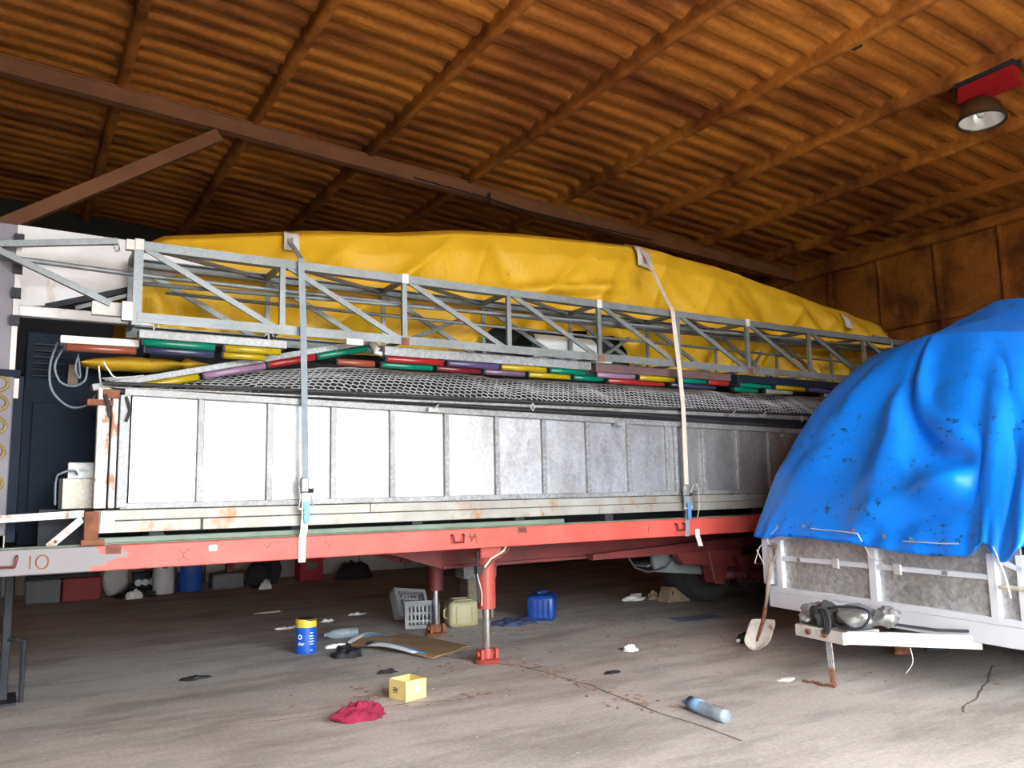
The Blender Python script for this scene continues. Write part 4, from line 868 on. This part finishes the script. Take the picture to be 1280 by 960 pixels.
MB().tube([b0+ax*.05, b0+ax*.26, b0+ax*.27, b0+ax*.53], [.016, .016, .021, .020], 10).build('shaft', 'shovel_wood', sh, smooth=True)
hv = Vector((WV.x, WV.y, 0))
for s in (-1, 1): MB().tube([b0+ax*.51, b0+ax*.60+hv*.045*s, b0+ax*.675+hv*.055*s], .011, 8).build('handle_fork', 'shovel_wood', sh)
MB().tube([b0+ax*.675-hv*.07, b0+ax*.675+hv*.07], .015, 10).build('handle_grip', 'shovel_wood', sh)

# ------------------------------------------------------------------ high bay lamp
LX, LY = 9.24, 4.66
lm = thing('high_bay_lamp', (LX, LY, 5.62), 'bronze high bay lamp hanging under a red bracket from the roof', 'lamp')
zt = pur_z(LX)
MB().box((LX-.07, LY-.40, 5.89), (LX+.07, LY+.22, 6.07)).build('bracket', 'lamp_red', lm, bevel=.006)
MB().box((LX-.10, LY-.42, 5.87), (LX+.10, LY+.22, 5.895)).build('bracket_flange', 'lamp_red', lm)
MB().box((LX-.09, LY-.42, 6.07), (LX+.09, LY+.24, zt+.02)).build('mounting_plate', 'dark_steel', lm)
sh_ = MB().lathe([(.0, .27), (.07, .268), (.13, .245), (.18, .20), (.215, .13), (.235, .05), (.24, 0.0), (.25, -.008), (.25, .004), (.232, .006), (.228, .05), (.208, .125), (.172, .19), (.12, .235), (.0, .255)], (LX, LY+.02, 5.60), (0.06, 0.0, 1), 36)
lsh = sh_.build('shade', 'lamp_bronze', lm, smooth=True)
MB().lathe([(.228, .006), (.222, .05), (.202, .123), (.168, .185), (.118, .23), (.0, .25)], (LX, LY+.02, 5.60), (.06, 0, 1), 36, False).build('reflector', 'lamp_reflector', lsh, smooth=True)
MB().lathe([(.0, .05), (.04, .055), (.055, .10), (.04, .15), (.03, .24), (0, .24)], (LX, LY+.02, 5.60), (.06, 0, 1), 16).build('bulb', 'print_white', lsh, smooth=True)
MB().lathe([(.243, -.012), (.258, -.012), (.258, .008), (.243, .008), (.243, -.012)], (LX, LY+.02, 5.60), (.06, 0, 1), 36).build('rim', 'black_rubber', lsh)
MB().lathe([(.05, 0), (.05, .06), (0, .06)], (LX+.01, LY+.02, 5.855), (0, 0, 1), 12).build('gear_cap', 'lamp_bronze', lm)
# small clamp on the purlin
lone('beam_clamp', MB().box((7.54+.0, 5.02, pur_z(7.54)-.02), (7.64, 5.12, pur_z(7.54)+.06)).tube([(7.58, 4.98, pur_z(7.54)), (7.58, 5.16, pur_z(7.54)+.03)], .012, 6), 'black_rubber', 'small black clamp on the edge of a foam covered purlin', 'clamp')

# ------------------------------------------------------------------ things on the floor
def rotz(p, c, a):
    x, y = p[0]-c[0], p[1]-c[1]; return Vector((c[0]+x*math.cos(a)-y*math.sin(a), c[1]+x*math.sin(a)+y*math.cos(a), p[2]))
def turn(m, c, a):
    m.v = [rotz(p, c, a) for p in m.v]; return m
# paint can
CX, CY = 2.60, 8.22
can = thing('paint_can', (CX, CY, 0), 'blue and yellow tin can with white print standing on the floor', 'can')
MB().lathe([(.0, 0), (.100, 0), (.104, .004), (.104, .012), (.101, .016), (.101, .255), (.0, .255)], (CX, CY, 0), n=32).build('body', 'can_blue', can)
MB().lathe([(.1015, .252), (.1015, .318), (.104, .322), (.104, .330), (.098, .330), (.098, .30), (.0, .30)], (CX, CY, 0), n=32).build('top_band', 'can_yellow', can)
MB().lathe([(.0, .315), (.06, .318), (.09, .322), (.0975, .329), (.0975, .333), (.0, .326)], (CX+.0, CY, 0.0), (.05, -.05, 1), n=24).build('lid', 'dark_steel', can)
def on_can(ang, z, dw, dh, mat='print_white'):
    m = MB(); n = 6; r = .1022
    for i in range(n+1):
        t = ang + (i/n-.5)*dw/r
        for zz in (z-dh/2, z+dh/2): m.v.append(Vector((CX+r*math.cos(t), CY+r*math.sin(t), zz)))
    for i in range(n): m.f.append((2*i, 2*i+2, 2*i+3, 2*i+1))
    m.build('print', mat, can)
fa = math.atan2(-CY, -CX)
for k, (dw, z) in enumerate(((.034, .20), (.05, .17), (.045, .145), (.055, .12), (.04, .095), (.025, .035))): on_can(fa+.55, z, dw, .008)
def can_text(txt, ang, z, size):
    cu = bpy.data.curves.new('print', 'FONT'); cu.body = txt; cu.size = size; cu.extrude = .0006; cu.align_x = 'CENTER'
    o = bpy.data.objects.new('tmp', cu); COL.objects.link(o)
    dg = bpy.context.evaluated_depsgraph_get(); me = bpy.data.meshes.new_from_object(o.evaluated_get(dg)); bpy.data.objects.remove(o)
    m = MB(); r = .1025
    for v in me.vertices:
        t = ang + v.co.x/r; m.v.append(Vector((CX+(r+v.co.z)*math.cos(t), CY+(r+v.co.z)*math.sin(t), z+v.co.y)))
    m.f = [tuple(p.vertices) for p in me.polygons]; m.build('print', 'print_white', can)
can_text('dier', fa-.50, .085, .045)
m = MB()
for i in range(21):
    t = 2*PI*i/20; u = fa-.62 + .024*math.cos(t)/.1022; z = .165+.024*math.sin(t); m.v.append(Vector((CX+.1025*math.cos(u), CY+.1025*math.sin(u), z)))
    u = fa-.62 + .014*math.cos(t)/.1022; z = .165+.014*math.sin(t); m.v.append(Vector((CX+.1025*math.cos(u), CY+.1025*math.sin(u), z)))
m.f = [(2*i, 2*i+2, 2*i+3, 2*i+1) for i in range(20)]; m.build('print', 'print_white', can)

def lump(name, c, r, mat, label, cat_, seed, amp=.35, flat=.25, n=16, group=None, spiky=.5):
    def fn(a, b):
        t = 2*PI*a; p = PI/2*b; d = Vector((math.cos(p)*math.cos(t), math.cos(p)*math.sin(t), math.sin(p)))
        k = 1 + amp*nz(d.x*1.8+seed, d.y*1.8, d.z*1.8) + amp*spiky*(1-abs(nz(d.x*4+seed, d.y*4, d.z*4)))*.6
        return (c[0]+d.x*r[0]*k, c[1]+d.y*r[1]*k, max(0.001, d.z*r[2]*k*(1+.4*nz(d.x*5, d.y*5, seed))) + (.002 if b > 0 else 0.0) + (c[2] if len(c) > 2 else 0))
    return lone(name, MB().grid(fn, n*2, n), mat, label, cat_, group, smooth=True)
lump('black_rag', (2.86, 7.78), (.12, .12, .08), 'bin_bag', 'crumpled black rag beside the cardboard sheet', 'rag', 4, .5)
def bottle(name, p, q, r, mat, capmat, label, crush=.0, neck=True, group=None):
    p = Vector(p); q = Vector(q); L = (q-p).length; ax = (q-p).normalized()
    bo = thing(name, (p.x, p.y, 0), label, 'bottle')
    prof = [(.0, 0), (r*.9, .004), (r, .02), (r, L*.25), (r*.93, L*.28), (r, L*.31), (r*.95, L*.45), (r, L*.48), (r, L*.66), (r*.75, L*.80), (r*.34, L*.90), (r*.34, L*.93), (.0, L*.93)]
    m = MB().lathe(prof, p, ax, 20)
    for i, v in enumerate(m.v):
        if crush: v += Vector((nz(v.x*14, v.y*14, v.z*14), nz(v.x*14, v.y*14, 9), .3*nz(v.z*20, v.x*14, 4)))*crush
        v.z = max(v.z, .003)
    m.build('body', mat, bo, smooth=True)
    MB().lathe([(r*.38, L*.91), (r*.38, L), (0, L)], p, ax, 12).build('cap', capmat, bo)
    return bo
bottle('plastic_bottle', (3.34, 8.72, .055), (3.0, 8.86, .045), .055, 'pet', 'pet', 'crushed clear plastic bottle lying near the tin can', .012)
wb_ = bottle('plastic_bottle', (4.05, 4.02, .045), (4.12, 4.48, .042), .045, 'pet', 'pet_blue', 'clear water bottle with blue end lying on open floor', .008)
MB().lathe([(.047, .0), (.047, .13)], Vector((4.09, 4.28, .046)), Vector((.07, .46, 0)), 20).build('label_sleeve', 'pet_blue', wb_, smooth=True)
gb = bottle('glass_bottle', (6.42, 6.02, .045), (6.16, 5.90, .04), .045, 'glass_green', 'print_white', 'dark green bottle lying beside the spade blade')
# cardboard sheet with blue and white taped edge
cs = thing('cardboard_sheet', (3.5, 8.0, 0), 'flattened brown cardboard sheet with blue and white taped edge', 'cardboard')
def card(a, b):
    p00, p10, p11, p01 = Vector((3.02, 8.33)), Vector((3.45, 7.10)), Vector((4.03, 7.42)), Vector((3.84, 8.60))
    p = (p00*(1-a)+p10*a)*(1-b) + (p01*(1-a)+p11*a)*b
    z = .012 + .075*math.sin(PI*min(1, b*1.5))*(1-a)**1.2 + .02*nz(a*3, b*3, 2)**2 + .05*math.exp(-((b-.05)/.1)**2)*math.sin(PI*a)**2
    return (p.x + .03*nz(b*4, 1), p.y + .04*nz(a*5, b*3), max(.006, z))
MB().grid(card, 24, 24).build('board', 'cardboard', cs, smooth=True, solid=.006)
def tape(a0, a1, b0_, b1, mat):      # tape follows the surface of the board
    def fn(u, v):
        p = Vector(card(a0+(a1-a0)*u, b0_+(b1-b0_)*v)); p.z += .005; return p
    MB().grid(fn, 10, 10).build('edge_tape', mat, cs, smooth=True, solid=.003)
tape(.0, .07, .02, .52, 'tape_white'); tape(.07, .12, .22, .55, 'tape_blue')
tape(.24, .80, .0, .06, 'tape_white'); tape(.22, .84, .06, .13, 'tape_blue')
lump('torn_packing', (2.94, 8.30), (.10, .05, .03), 'paper', 'torn white packing scrap beside the cardboard edge', 'scrap', 14, .6)
# grey slatted crates
def crate(c, L, W, H, ang, label, tilt=0.0, roll=0.0):
    cr = thing('crate', (c[0], c[1], 0), label, 'crate', 'grey slatted crates')
    Rm = Matrix.Rotation(ang, 3, 'Z') @ Matrix.Rotation(tilt, 3, 'Y') @ Matrix.Rotation(roll, 3, 'X')
    def put(m, nm):
        m.v = [Rm @ v for v in m.v]; put.ms.append((m, nm))
    put.ms = []
    t = .014
    for k in range(8): x = -L/2 + (k+.5)*L/8; put(MB().box((x-.011, -W/2, 0), (x+.011, W/2, .014)), 'bottom_bar')
    for k in range(3): y = -W/2 + (k+.5)*W/3; put(MB().box((-L/2, y-.012, .003), (L/2, y+.012, .018)), 'bottom_slat')
    for sx in (-1, 1):
        for k in range(3):
            z = .03 + k*(H-.03)/3; put(MB().box((sx*L/2-t/2, -W/2, z), (sx*L/2+t/2, W/2, z+.022)), 'slat')
        for k in range(8):
            y = -W/2 + (k+.5)*W/8; put(MB().box((sx*L/2-t/2, y-.010, .0), (sx*L/2+t/2, y+.010, H*.98)), 'bar')
        put(MB().box((sx*L/2-.02, -W/2-.02, H-.03), (sx*L/2+.02, W/2+.02, H)), 'rim')
    for sy in (-1, 1):
        for k in range(3):
            z = .03 + k*(H-.03)/3; put(MB().box((-L/2, sy*W/2-t/2, z), (L/2, sy*W/2+t/2, z+.022)), 'slat')
        for k in range(12):
            x = -L/2 + (k+.5)*L/12; put(MB().box((x-.010, sy*W/2-t/2, .0), (x+.010, sy*W/2+t/2, H*.98)), 'bar')
        put(MB().box((-L/2, sy*W/2-.02, H-.03), (L/2, sy*W/2+.02, H)), 'rim')
    zmin = min(v.z for m, _ in put.ms for v in m.v)
    base = c[2] if len(c) > 2 else 0.0
    for m, nm in put.ms:
        m.v = [v + Vector((c[0], c[1], base-zmin)) for v in m.v]; m.build(nm, 'crate_grey', cr)
    return cr
crate((4.22, 9.0), .36, .27, .18, math.radians(-20), 'grey slatted plastic crate lying on its side near the cardboard', roll=math.radians(88))
crate((4.22, 9.42), .42, .32, .14, math.radians(10), 'grey slatted plastic crate propped behind the fallen crate', tilt=math.radians(8), roll=math.radians(60))
# jerrycans
def rbox(c, s, ang, mat, nm, parent, bev=.04, roll=None):
    m = MB().box((-s[0]/2, -s[1]/2, 0), (s[0]/2, s[1]/2, s[2]))
    Rm = Matrix.Rotation(ang, 3, 'Z')
    m.v = [Rm @ v + Vector(c) for v in m.v]
    return m.build(nm, mat, parent, smooth=True, bevel=bev, segs=4)
def jerry(c, s, ang, mat, label):
    j = thing('jerrycan', (c[0], c[1], 0), label, 'jerrycan')
    rbox((c[0], c[1], 0), s, ang, mat, 'body', j, .06)
    Rm = Matrix.Rotation(ang, 3, 'Z')
    def loc(p): return Rm @ Vector(p) + Vector((c[0], c[1], 0))
    # raised frame and ribs on the face turned to the door
    for k in range(4):
        z = s[2]*(.28+.14*k); MB().bar(loc((-s[0]*.22, -s[1]/2-.002, z)), loc((s[0]*.22, -s[1]/2-.002, z)), .02, .014).build('moulded_rib', mat, j)
    for sx in (-.26, .26): MB().bar(loc((s[0]*sx, -s[1]/2-.002, s[2]*.2)), loc((s[0]*sx, -s[1]/2-.002, s[2]*.8)), .014, .02).build('moulded_rib', mat, j)
    for z in (.2, .8): MB().bar(loc((-s[0]*.26, -s[1]/2-.002, s[2]*z)), loc((s[0]*.26, -s[1]/2-.002, s[2]*z)), .014, .02).build('moulded_rib', mat, j)
    return j, loc
j, loc = jerry((4.60, 8.72), (.36, .34, .30), math.radians(-14), 'jerry_cream', 'dirty cream plastic jerrycan lying behind the chrome landing leg')
MB().tube([loc((-.182, -.06, .10)), loc((-.215, -.06, .12)), loc((-.215, -.06, .20)), loc((-.182, -.06, .22))], .012, 8).build('handle', 'jerry_cream', j)
MB().tube([loc((-.10, -.10, .305)), loc((.10, -.10, .305)), loc((.11, .09, .305)), loc((-.11, .09, .305)), loc((-.10, -.10, .305))], .010, 6).build('cut_edge', 'jerry_cream', j)
j, loc = jerry((5.63, 8.55), (.34, .46, .30), math.radians(-38), 'jerry_blue', 'dark blue plastic jerrycan lying beside the blue cloth')
MB().bar(loc((-.05, .0, .305)), loc((.05, .12, .305)), .05, .05).build('handle', 'jerry_blue', j, bevel=.012)
for k in range(4):
    MB().bar(loc((-.10+.066*k, -.236, .05)), loc((-.10+.066*k, -.236, .25)), .016, .014, (0, 1, 0)).build('moulded_rib', 'jerry_blue', j)
lump('blue_cloth', (5.14, 8.45), (.25, .17, .05), 'cloth_blue', 'rumpled dark blue cloth spread beside the blue jerrycan', 'cloth', 21, .45, .2, 20)
# timber block with a crate on it
tb = thing('timber_block', (5.03, 9.12, 0), 'weathered upright timber block behind the chrome landing leg', 'timber')
turn(MB().box((4.86, 8.98, 0), (5.20, 9.26, .50)), (5.03, 9.1, 0), -.1).build('block', 'wood_old', tb, bevel=.012)
MB().tube([(5.24, 9.05, .0), (5.24, 9.05, .42)], .010, 6).build('steel_pin', 'chrome', tb)
crate((5.03, 9.12, .50), .42, .28, .16, -.1, 'grey slatted crate resting on top of the timber block')
# yellow carton
yb = thing('carton', (2.66, 5.90, 0), 'open pale yellow carton with small dark print', 'box')
m = MB(); c_ = (2.66, 5.92, 0); s = .10; h = .145; t = .006
for a, b in (((-s, -s, 0), (s, s, t)), ((-s, -s, 0), (-s+t, s, h)), ((s-t, -s, 0), (s, s, h)), ((-s, -s, 0), (s, -s+t, h)), ((-s, s-t, 0), (s, s, h))): m.box(a, b)
m.v = [v + Vector(c_) for v in m.v]; turn(m, c_, math.radians(14)).build('body', 'box_yellow', yb)
def on_box(x, z, wd, ht, mat, side=-1):
    m = MB().box((x-wd/2, -s-.0015, z-ht/2), (x+wd/2, -s+.002, z+ht/2)) if side == -1 else MB().box((-s-.0015, x-wd/2, z-ht/2), (-s+.002, x+wd/2, z+ht/2))
    m.v = [v + Vector(c_) for v in m.v]; turn(m, c_, math.radians(14)).build('print', mat, yb)
for z, wd, ht in ((.085, .05, .005), (.07, .055, .011), (.052, .06, .004)): on_box(.02, z, wd, ht, 'print_dark', 0)
on_box(.02, .075, .045, .035, 'print_white'); on_box(.035, .07, .012, .02, 'print_dark'); on_box(.02, .035, .012, .006, 'print_dark')
m = MB().bar((s*.7, -s, h), (s*.9, -s-.01, h*.95), .04, .004); m.v = [v + Vector(c_) for v in m.v]; turn(m, c_, math.radians(14)).build('flap', 'box_yellow', yb)
lump('red_cloth', (2.16, 5.58), (.15, .085, .075), 'cloth_red', 'crumpled crimson cloth lying on the open floor', 'cloth', 31, .55, .3, 30, None, .6)
lump('paper_wad', (5.16, 6.33), (.055, .06, .045), 'paper', 'small crumpled white paper ball on the open floor', 'paper', 41, .5)
lump('paper_wad', (7.60, 9.20), (.16, .10, .06), 'paper', 'white crumpled paper beside the tan wheel chock', 'paper', 47, .6)
lump('stone', (7.84, 9.06), (.07, .07, .10), 'chock_tan', 'rough tan stone between white paper and wheel chock', 'stone', 52, .4)
lump('paper_scrap', (5.34, 4.62), (.075, .04, .010), 'paper', 'flat white paper scrap near the rusty chain end', 'paper', 55, .5)
lump('black_scrap', (2.88, 6.84), (.075, .04, .025), 'bin_bag', 'flat black plastic scrap behind the yellow carton', 'scrap', 58, .6)
lump('black_scrap', (1.44, 7.62), (.11, .04, .02), 'bin_bag', 'dark flattened scrap on the floor left of the tin can', 'scrap', 59, .6)
lump('black_scrap', (4.40, 5.65), (.07, .03, .015), 'bin_bag', 'small dark strip lying in front of the chrome landing leg', 'scrap', 61, .6)
lump('cardboard_scrap', (3.10, 11.4), (.16, .05, .015), 'flake', 'thin pale cardboard strip on the dark floor under the trailer', 'scrap', 63, .4)
for k, (x, y, rx) in enumerate(((2.86, 9.86, .09), (3.15, 9.95, .12), (3.44, 10.08, .07), (3.95, 10.4, .10))):
    lump('paper_scrap', (x, y), (rx, .04, .02), 'paper', ('small torn white paper scrap just behind the tin can', 'longer torn white paper scrap behind the tin can', 'smallest torn white paper scrap behind the tin can', 'torn white paper scrap on the floor before the grey crates')[k], 'paper', 70+k, .7, group='torn paper scraps')
lone('plastic_sheet', turn(MB().grid(lambda a, b: (6.75+.62*a, 7.22+.34*b, .006+.008*nz(a*4, b*4)), 12, 8), (7.05, 7.4, 0), -.15), 'flat_blue', 'flat blue grey plastic sheet lying near the small trailer', 'sheet', smooth=True, solid=.004)
lump('brick_chunk', (7.02, 4.74), (.11, .07, .07), 'rust', 'broken brown brick lying under the small trailer', 'brick', 80, .25)
lump('brick_chunk', (7.35, 4.62), (.10, .06, .06), 'dark_steel', 'dark stone chunk beside the broken brick under the small trailer', 'stone', 83, .25)
# wheel chock
wc = thing('wheel_chock', (7.95, 8.55, 0), 'tan ribbed wheel chock against the trailer tyre', 'chock')
m = MB().hexa([(7.72, 8.62, 0), (8.14, 8.62, 0), (8.14, 8.84, 0), (7.72, 8.84, 0), (7.80, 8.62, .20), (7.86, 8.62, .20), (7.86, 8.84, .20), (7.80, 8.84, .20)]); m.build('body', 'chock_tan', wc, bevel=.006)
for k in range(6):
    f = k/6; MB().bar((7.78+f*.30, 8.612, .01), (7.82+f*.06+.02, 8.612, .185-.10*f), .012, .012, (0, 1, 0)).build('chock_rib', 'chock_tan', wc)
MB().box((7.80, 8.61, .09), (7.825, 8.625, .15)).build('grip_slot', 'black_rubber', wc)

# ------------------------------------------------------------------ things along the back wall
def drum(x, y, r, h, mat, label):
    d = thing('drum', (x, y, 0), label, 'drum')
    MB().lathe([(0, 0), (r*.95, 0), (r, .02), (r, h*.33), (r*1.03, h*.35), (r, h*.37), (r, h*.64), (r*1.03, h*.66), (r, h*.68), (r, h*.96), (r*.95, h), (0, h)], (x, y, 0), n=28).build('body', mat, d, smooth=True)
    MB().lathe([(r*.96, h-.01), (r*1.04, h-.01), (r*1.04, h+.03), (0, h+.03)], (x, y, 0), n=28).build('lid', mat, d)
    return d
d = drum(2.30, 15.0, .17, .78, 'drum_white', 'tall white plastic drum standing before the back wall')
MB().box((2.26, 14.825, .42), (2.34, 14.835, .44)).box((2.26, 14.825, .47), (2.34, 14.835, .48)).build('print', 'print_dark', d)
d = drum(2.74, 15.1, .21, .9, 'drum_blue', 'blue plastic drum standing next to the white drum')
MB().box((2.50, 14.9, .35), (2.55, 14.96, .62)).build('label_plate', 'box_dim_grey', d)
def carton(x, y, s, mat, label, ang=0, name='storage_box'):
    c = thing(name, (x, y, 0), label, 'box')
    turn(MB().box((x-s[0]/2, y-s[1]/2, 0), (x+s[0]/2, y+s[1]/2, s[2])), (x, y, 0), ang).build('body', mat, c, bevel=.02)
    turn(MB().box((x-s[0]/2-.015, y-s[1]/2-.015, s[2]*.86), (x+s[0]/2+.015, y+s[1]/2+.015, s[2]*.93)), (x, y, 0), ang).build('rim', mat, c)
    return c
carton(0.55, 15.0, (.48, .4, .36), 'box_dim_grey', 'dim grey storage box near the support stand by the back wall')
carton(1.08, 15.0, (.55, .4, .36), 'box_dim_red', 'dull red storage box next to the dim grey box')
tag(MB().box((0.3, 14.92, .358), (1.34, 15.14, .40)).build('plank', 'dark_steel', None), 'dark plank resting over the two boxes at the back wall', 'plank')
def standing(name, c, r, h, mat, label, cat_, seed):
    def fn(a, b):
        t = 2*PI*a; p = PI*(b-.5); d = Vector((math.copysign(abs(math.cos(t))**.6, math.cos(t))*math.cos(p)**.5, math.copysign(abs(math.sin(t))**.6, math.sin(t))*math.cos(p)**.5 if math.cos(p) > 0 else 0, math.sin(p)))
        k = 1+.22*nz(d.x*2+seed, d.y*2, d.z*2)+.08*nz(d.x*6+seed, d.y*6, d.z*6)
        return (c[0]+d.x*r*k, c[1]+d.y*r*.7*k, max(0.0, h/2 + d.z*h/2*k))
    return lone(name, MB().grid(fn, 28, 16), mat, label, cat_, None, smooth=True)
standing('sack', (1.585, 15.25, 0), .20, .62, 'wall_white', 'bulging pale sack with dark print by the back wall', 'sack', 3)
lump('rubbish_heap', (1.86, 14.75), (.26, .16, .11), 'bin_bag', 'low dark heap of rubbish before the pale sack', 'rubbish', 88, .5)
lump('paper_scrap', (1.80, 14.5), (.10, .05, .10), 'paper', 'white paper scrap sticking out of the dark rubbish heap', 'paper', 91, .6)
rk = thing('bottle_rack', (2.02, 15.3, 0), 'dark low rack with round pale lids behind the rubbish heap', 'rack')
MB().box((1.88, 15.25, .30), (2.24, 15.5, .34)).box((1.88, 15.25, 0), (1.91, 15.28, .3)).box((2.21, 15.25, 0), (2.24, 15.28, .3)).box((1.88, 15.47, 0), (2.24, 15.5, .3)).build('frame', 'dark_steel', rk)
for x in (1.95, 2.06, 2.17): MB().lathe([(0, 0), (.055, 0), (.055, .24), (0, .24)], (x, 15.24, .18), (0, 1, 0), 16).build('lid', 'drum_white', rk)
ps = thing('signal_stand', (3.34, 15.05, 0), 'dark grey crate base with a dark red post by the back wall', 'stand')
MB().box((3.08, 14.95, 0), (3.62, 15.3, .26)).build('base', 'box_dim_grey', ps, bevel=.02); MB().box((3.33, 15.05, .26), (3.45, 15.17, 1.0)).build('post', 'dark_red', ps, bevel=.01)
standing('rubbish_bag', (3.80, 14.72, 0), .20, .42, 'bin_bag', 'black rubbish bag slumped before the back wall', 'bag', 7)
standing('rubbish_bag', (4.14, 15.2, 0), .18, .60, 'bin_bag', 'taller shiny black rubbish bag beside the red plastic box', 'bag', 12)
lump('paper_scrap', (3.84, 14.42), (.09, .05, .12), 'paper', 'white paper scrap lying before the black rubbish bags', 'paper', 95, .6)
rb = carton(4.90, 15.35, (.46, .3, .46), 'plastic_red', 'red plastic box with a pale label by the back wall', 0, 'plastic_box')
MB().box((4.80, 15.185, .22), (5.00, 15.20, .34)).build('label_plate', 'box_dim_grey', rb)
MB().box((4.70, 15.19, .42), (5.10, 15.20, .45)).build('lid_line', 'box_dim_red', rb)
lump('black_cover', (5.72, 15.2), (.36, .25, .26), 'bin_bag', 'rounded black plastic cover lying along the back wall', 'cover', 99, .2)
# added black pile, stands in for the darkness along the far back wall
pl_ = thing('shade_pile', (10.2, 15.8, 0), 'added black pile standing in for the darkness along the back wall', 'pile')
MB().grid(lambda a, b: (7.3+6.1*a, 16.3-1.1*math.sin(PI/2*(1-b))**1.0 + .05*nz(a*20, b*4), .0 + (1.2+.2*nz(a*6, 2))*math.sin(PI/2*b)**.7 + .0), 60, 16).build('sheet', 'bin_bag', pl_, smooth=True)

# dry leaves and paint flakes strewn over the floor: nobody could count them
CLEAR = [(2.66, 5.92, .18), (5.63, 8.55, .34), (4.60, 8.72, .30), (7.06, 7.39, .40), (3.80, 6.70, .17), (4.08, 8.32, .17), (6.29, 5.96, .18), (2.60, 8.22, .13), (6.10, 5.62, .10), (5.03, 9.12, .26), (4.08, 4.25, .27), (2.16, 5.58, .2), (5.16, 6.33, .08), (5.14, 8.45, .3)]
def litter(name, spots, mat, label, size):
    m = MB()
    for (x, y, n, sx, sy) in spots:
        for k in range(n):
            px, py = random.gauss(x, sx), random.gauss(y, sy); a = random.random()*2*PI; s = size*(.5+random.random()); e = .35+.4*random.random()
            if any((px-ox)**2 + (py-oy)**2 < orr**2 for ox, oy, orr in CLEAR): continue
            d = Vector((math.cos(a), math.sin(a), 0)); q = Vector((-d.y, d.x, 0)); c = Vector((px, py, .004)); h = Vector((0, 0, s*.35*random.random()))
            m.add([c-d*s, c-q*s*e+h, c+d*s+h*.5, c+q*s*e, c+Vector((0, 0, .003))], [(0, 1, 4), (1, 2, 4), (2, 3, 4), (3, 0, 4)])
    o = m.build(name, mat, None, origin=(5, 6, 0)); tag(o, label, 'litter'); o['kind'] = 'stuff'
LV = [(3.75, 6.95, 40, .25, .12), (3.35, 6.7, 30, .2, .15), (3.95, 6.2, 50, .12, .3), (4.0, 5.5, 50, .1, .35), (3.9, 4.7, 35, .1, .3), (5.4, 7.9, 60, .4, .25), (6.2, 7.6, 60, .6, .4), (5.6, 6.6, 50, .5, .35), (6.1, 6.0, 30, .4, .3), (7.0, 8.0, 40, .5, .3), (5.4, 7.0, 40, .5, .3),
      (2.55, 6.25, 30, .12, .2), (3.1, 5.65, 30, .25, .05), (4.9, 8.1, 40, .3, .1), (5.1, 5.6, 25, .7, .6), (6.1, 4.3, 12, .4, .3), (2.4, 7.0, 15, .5, .4)]
litter('dry_leaves', LV, 'leaf', 'brown dry leaves strewn over the concrete around the landing legs', .026)
litter('paint_flakes', [(5.3, 5.4, 40, .9, .8), (5.6, 4.5, 20, .25, .2), (3, 5.2, 50, 1.2, .8), (6, 6.8, 30, .8, .8), (2.5, 7, 30, .9, .8)], 'flake', 'small pale flakes scattered over the concrete floor', .013)
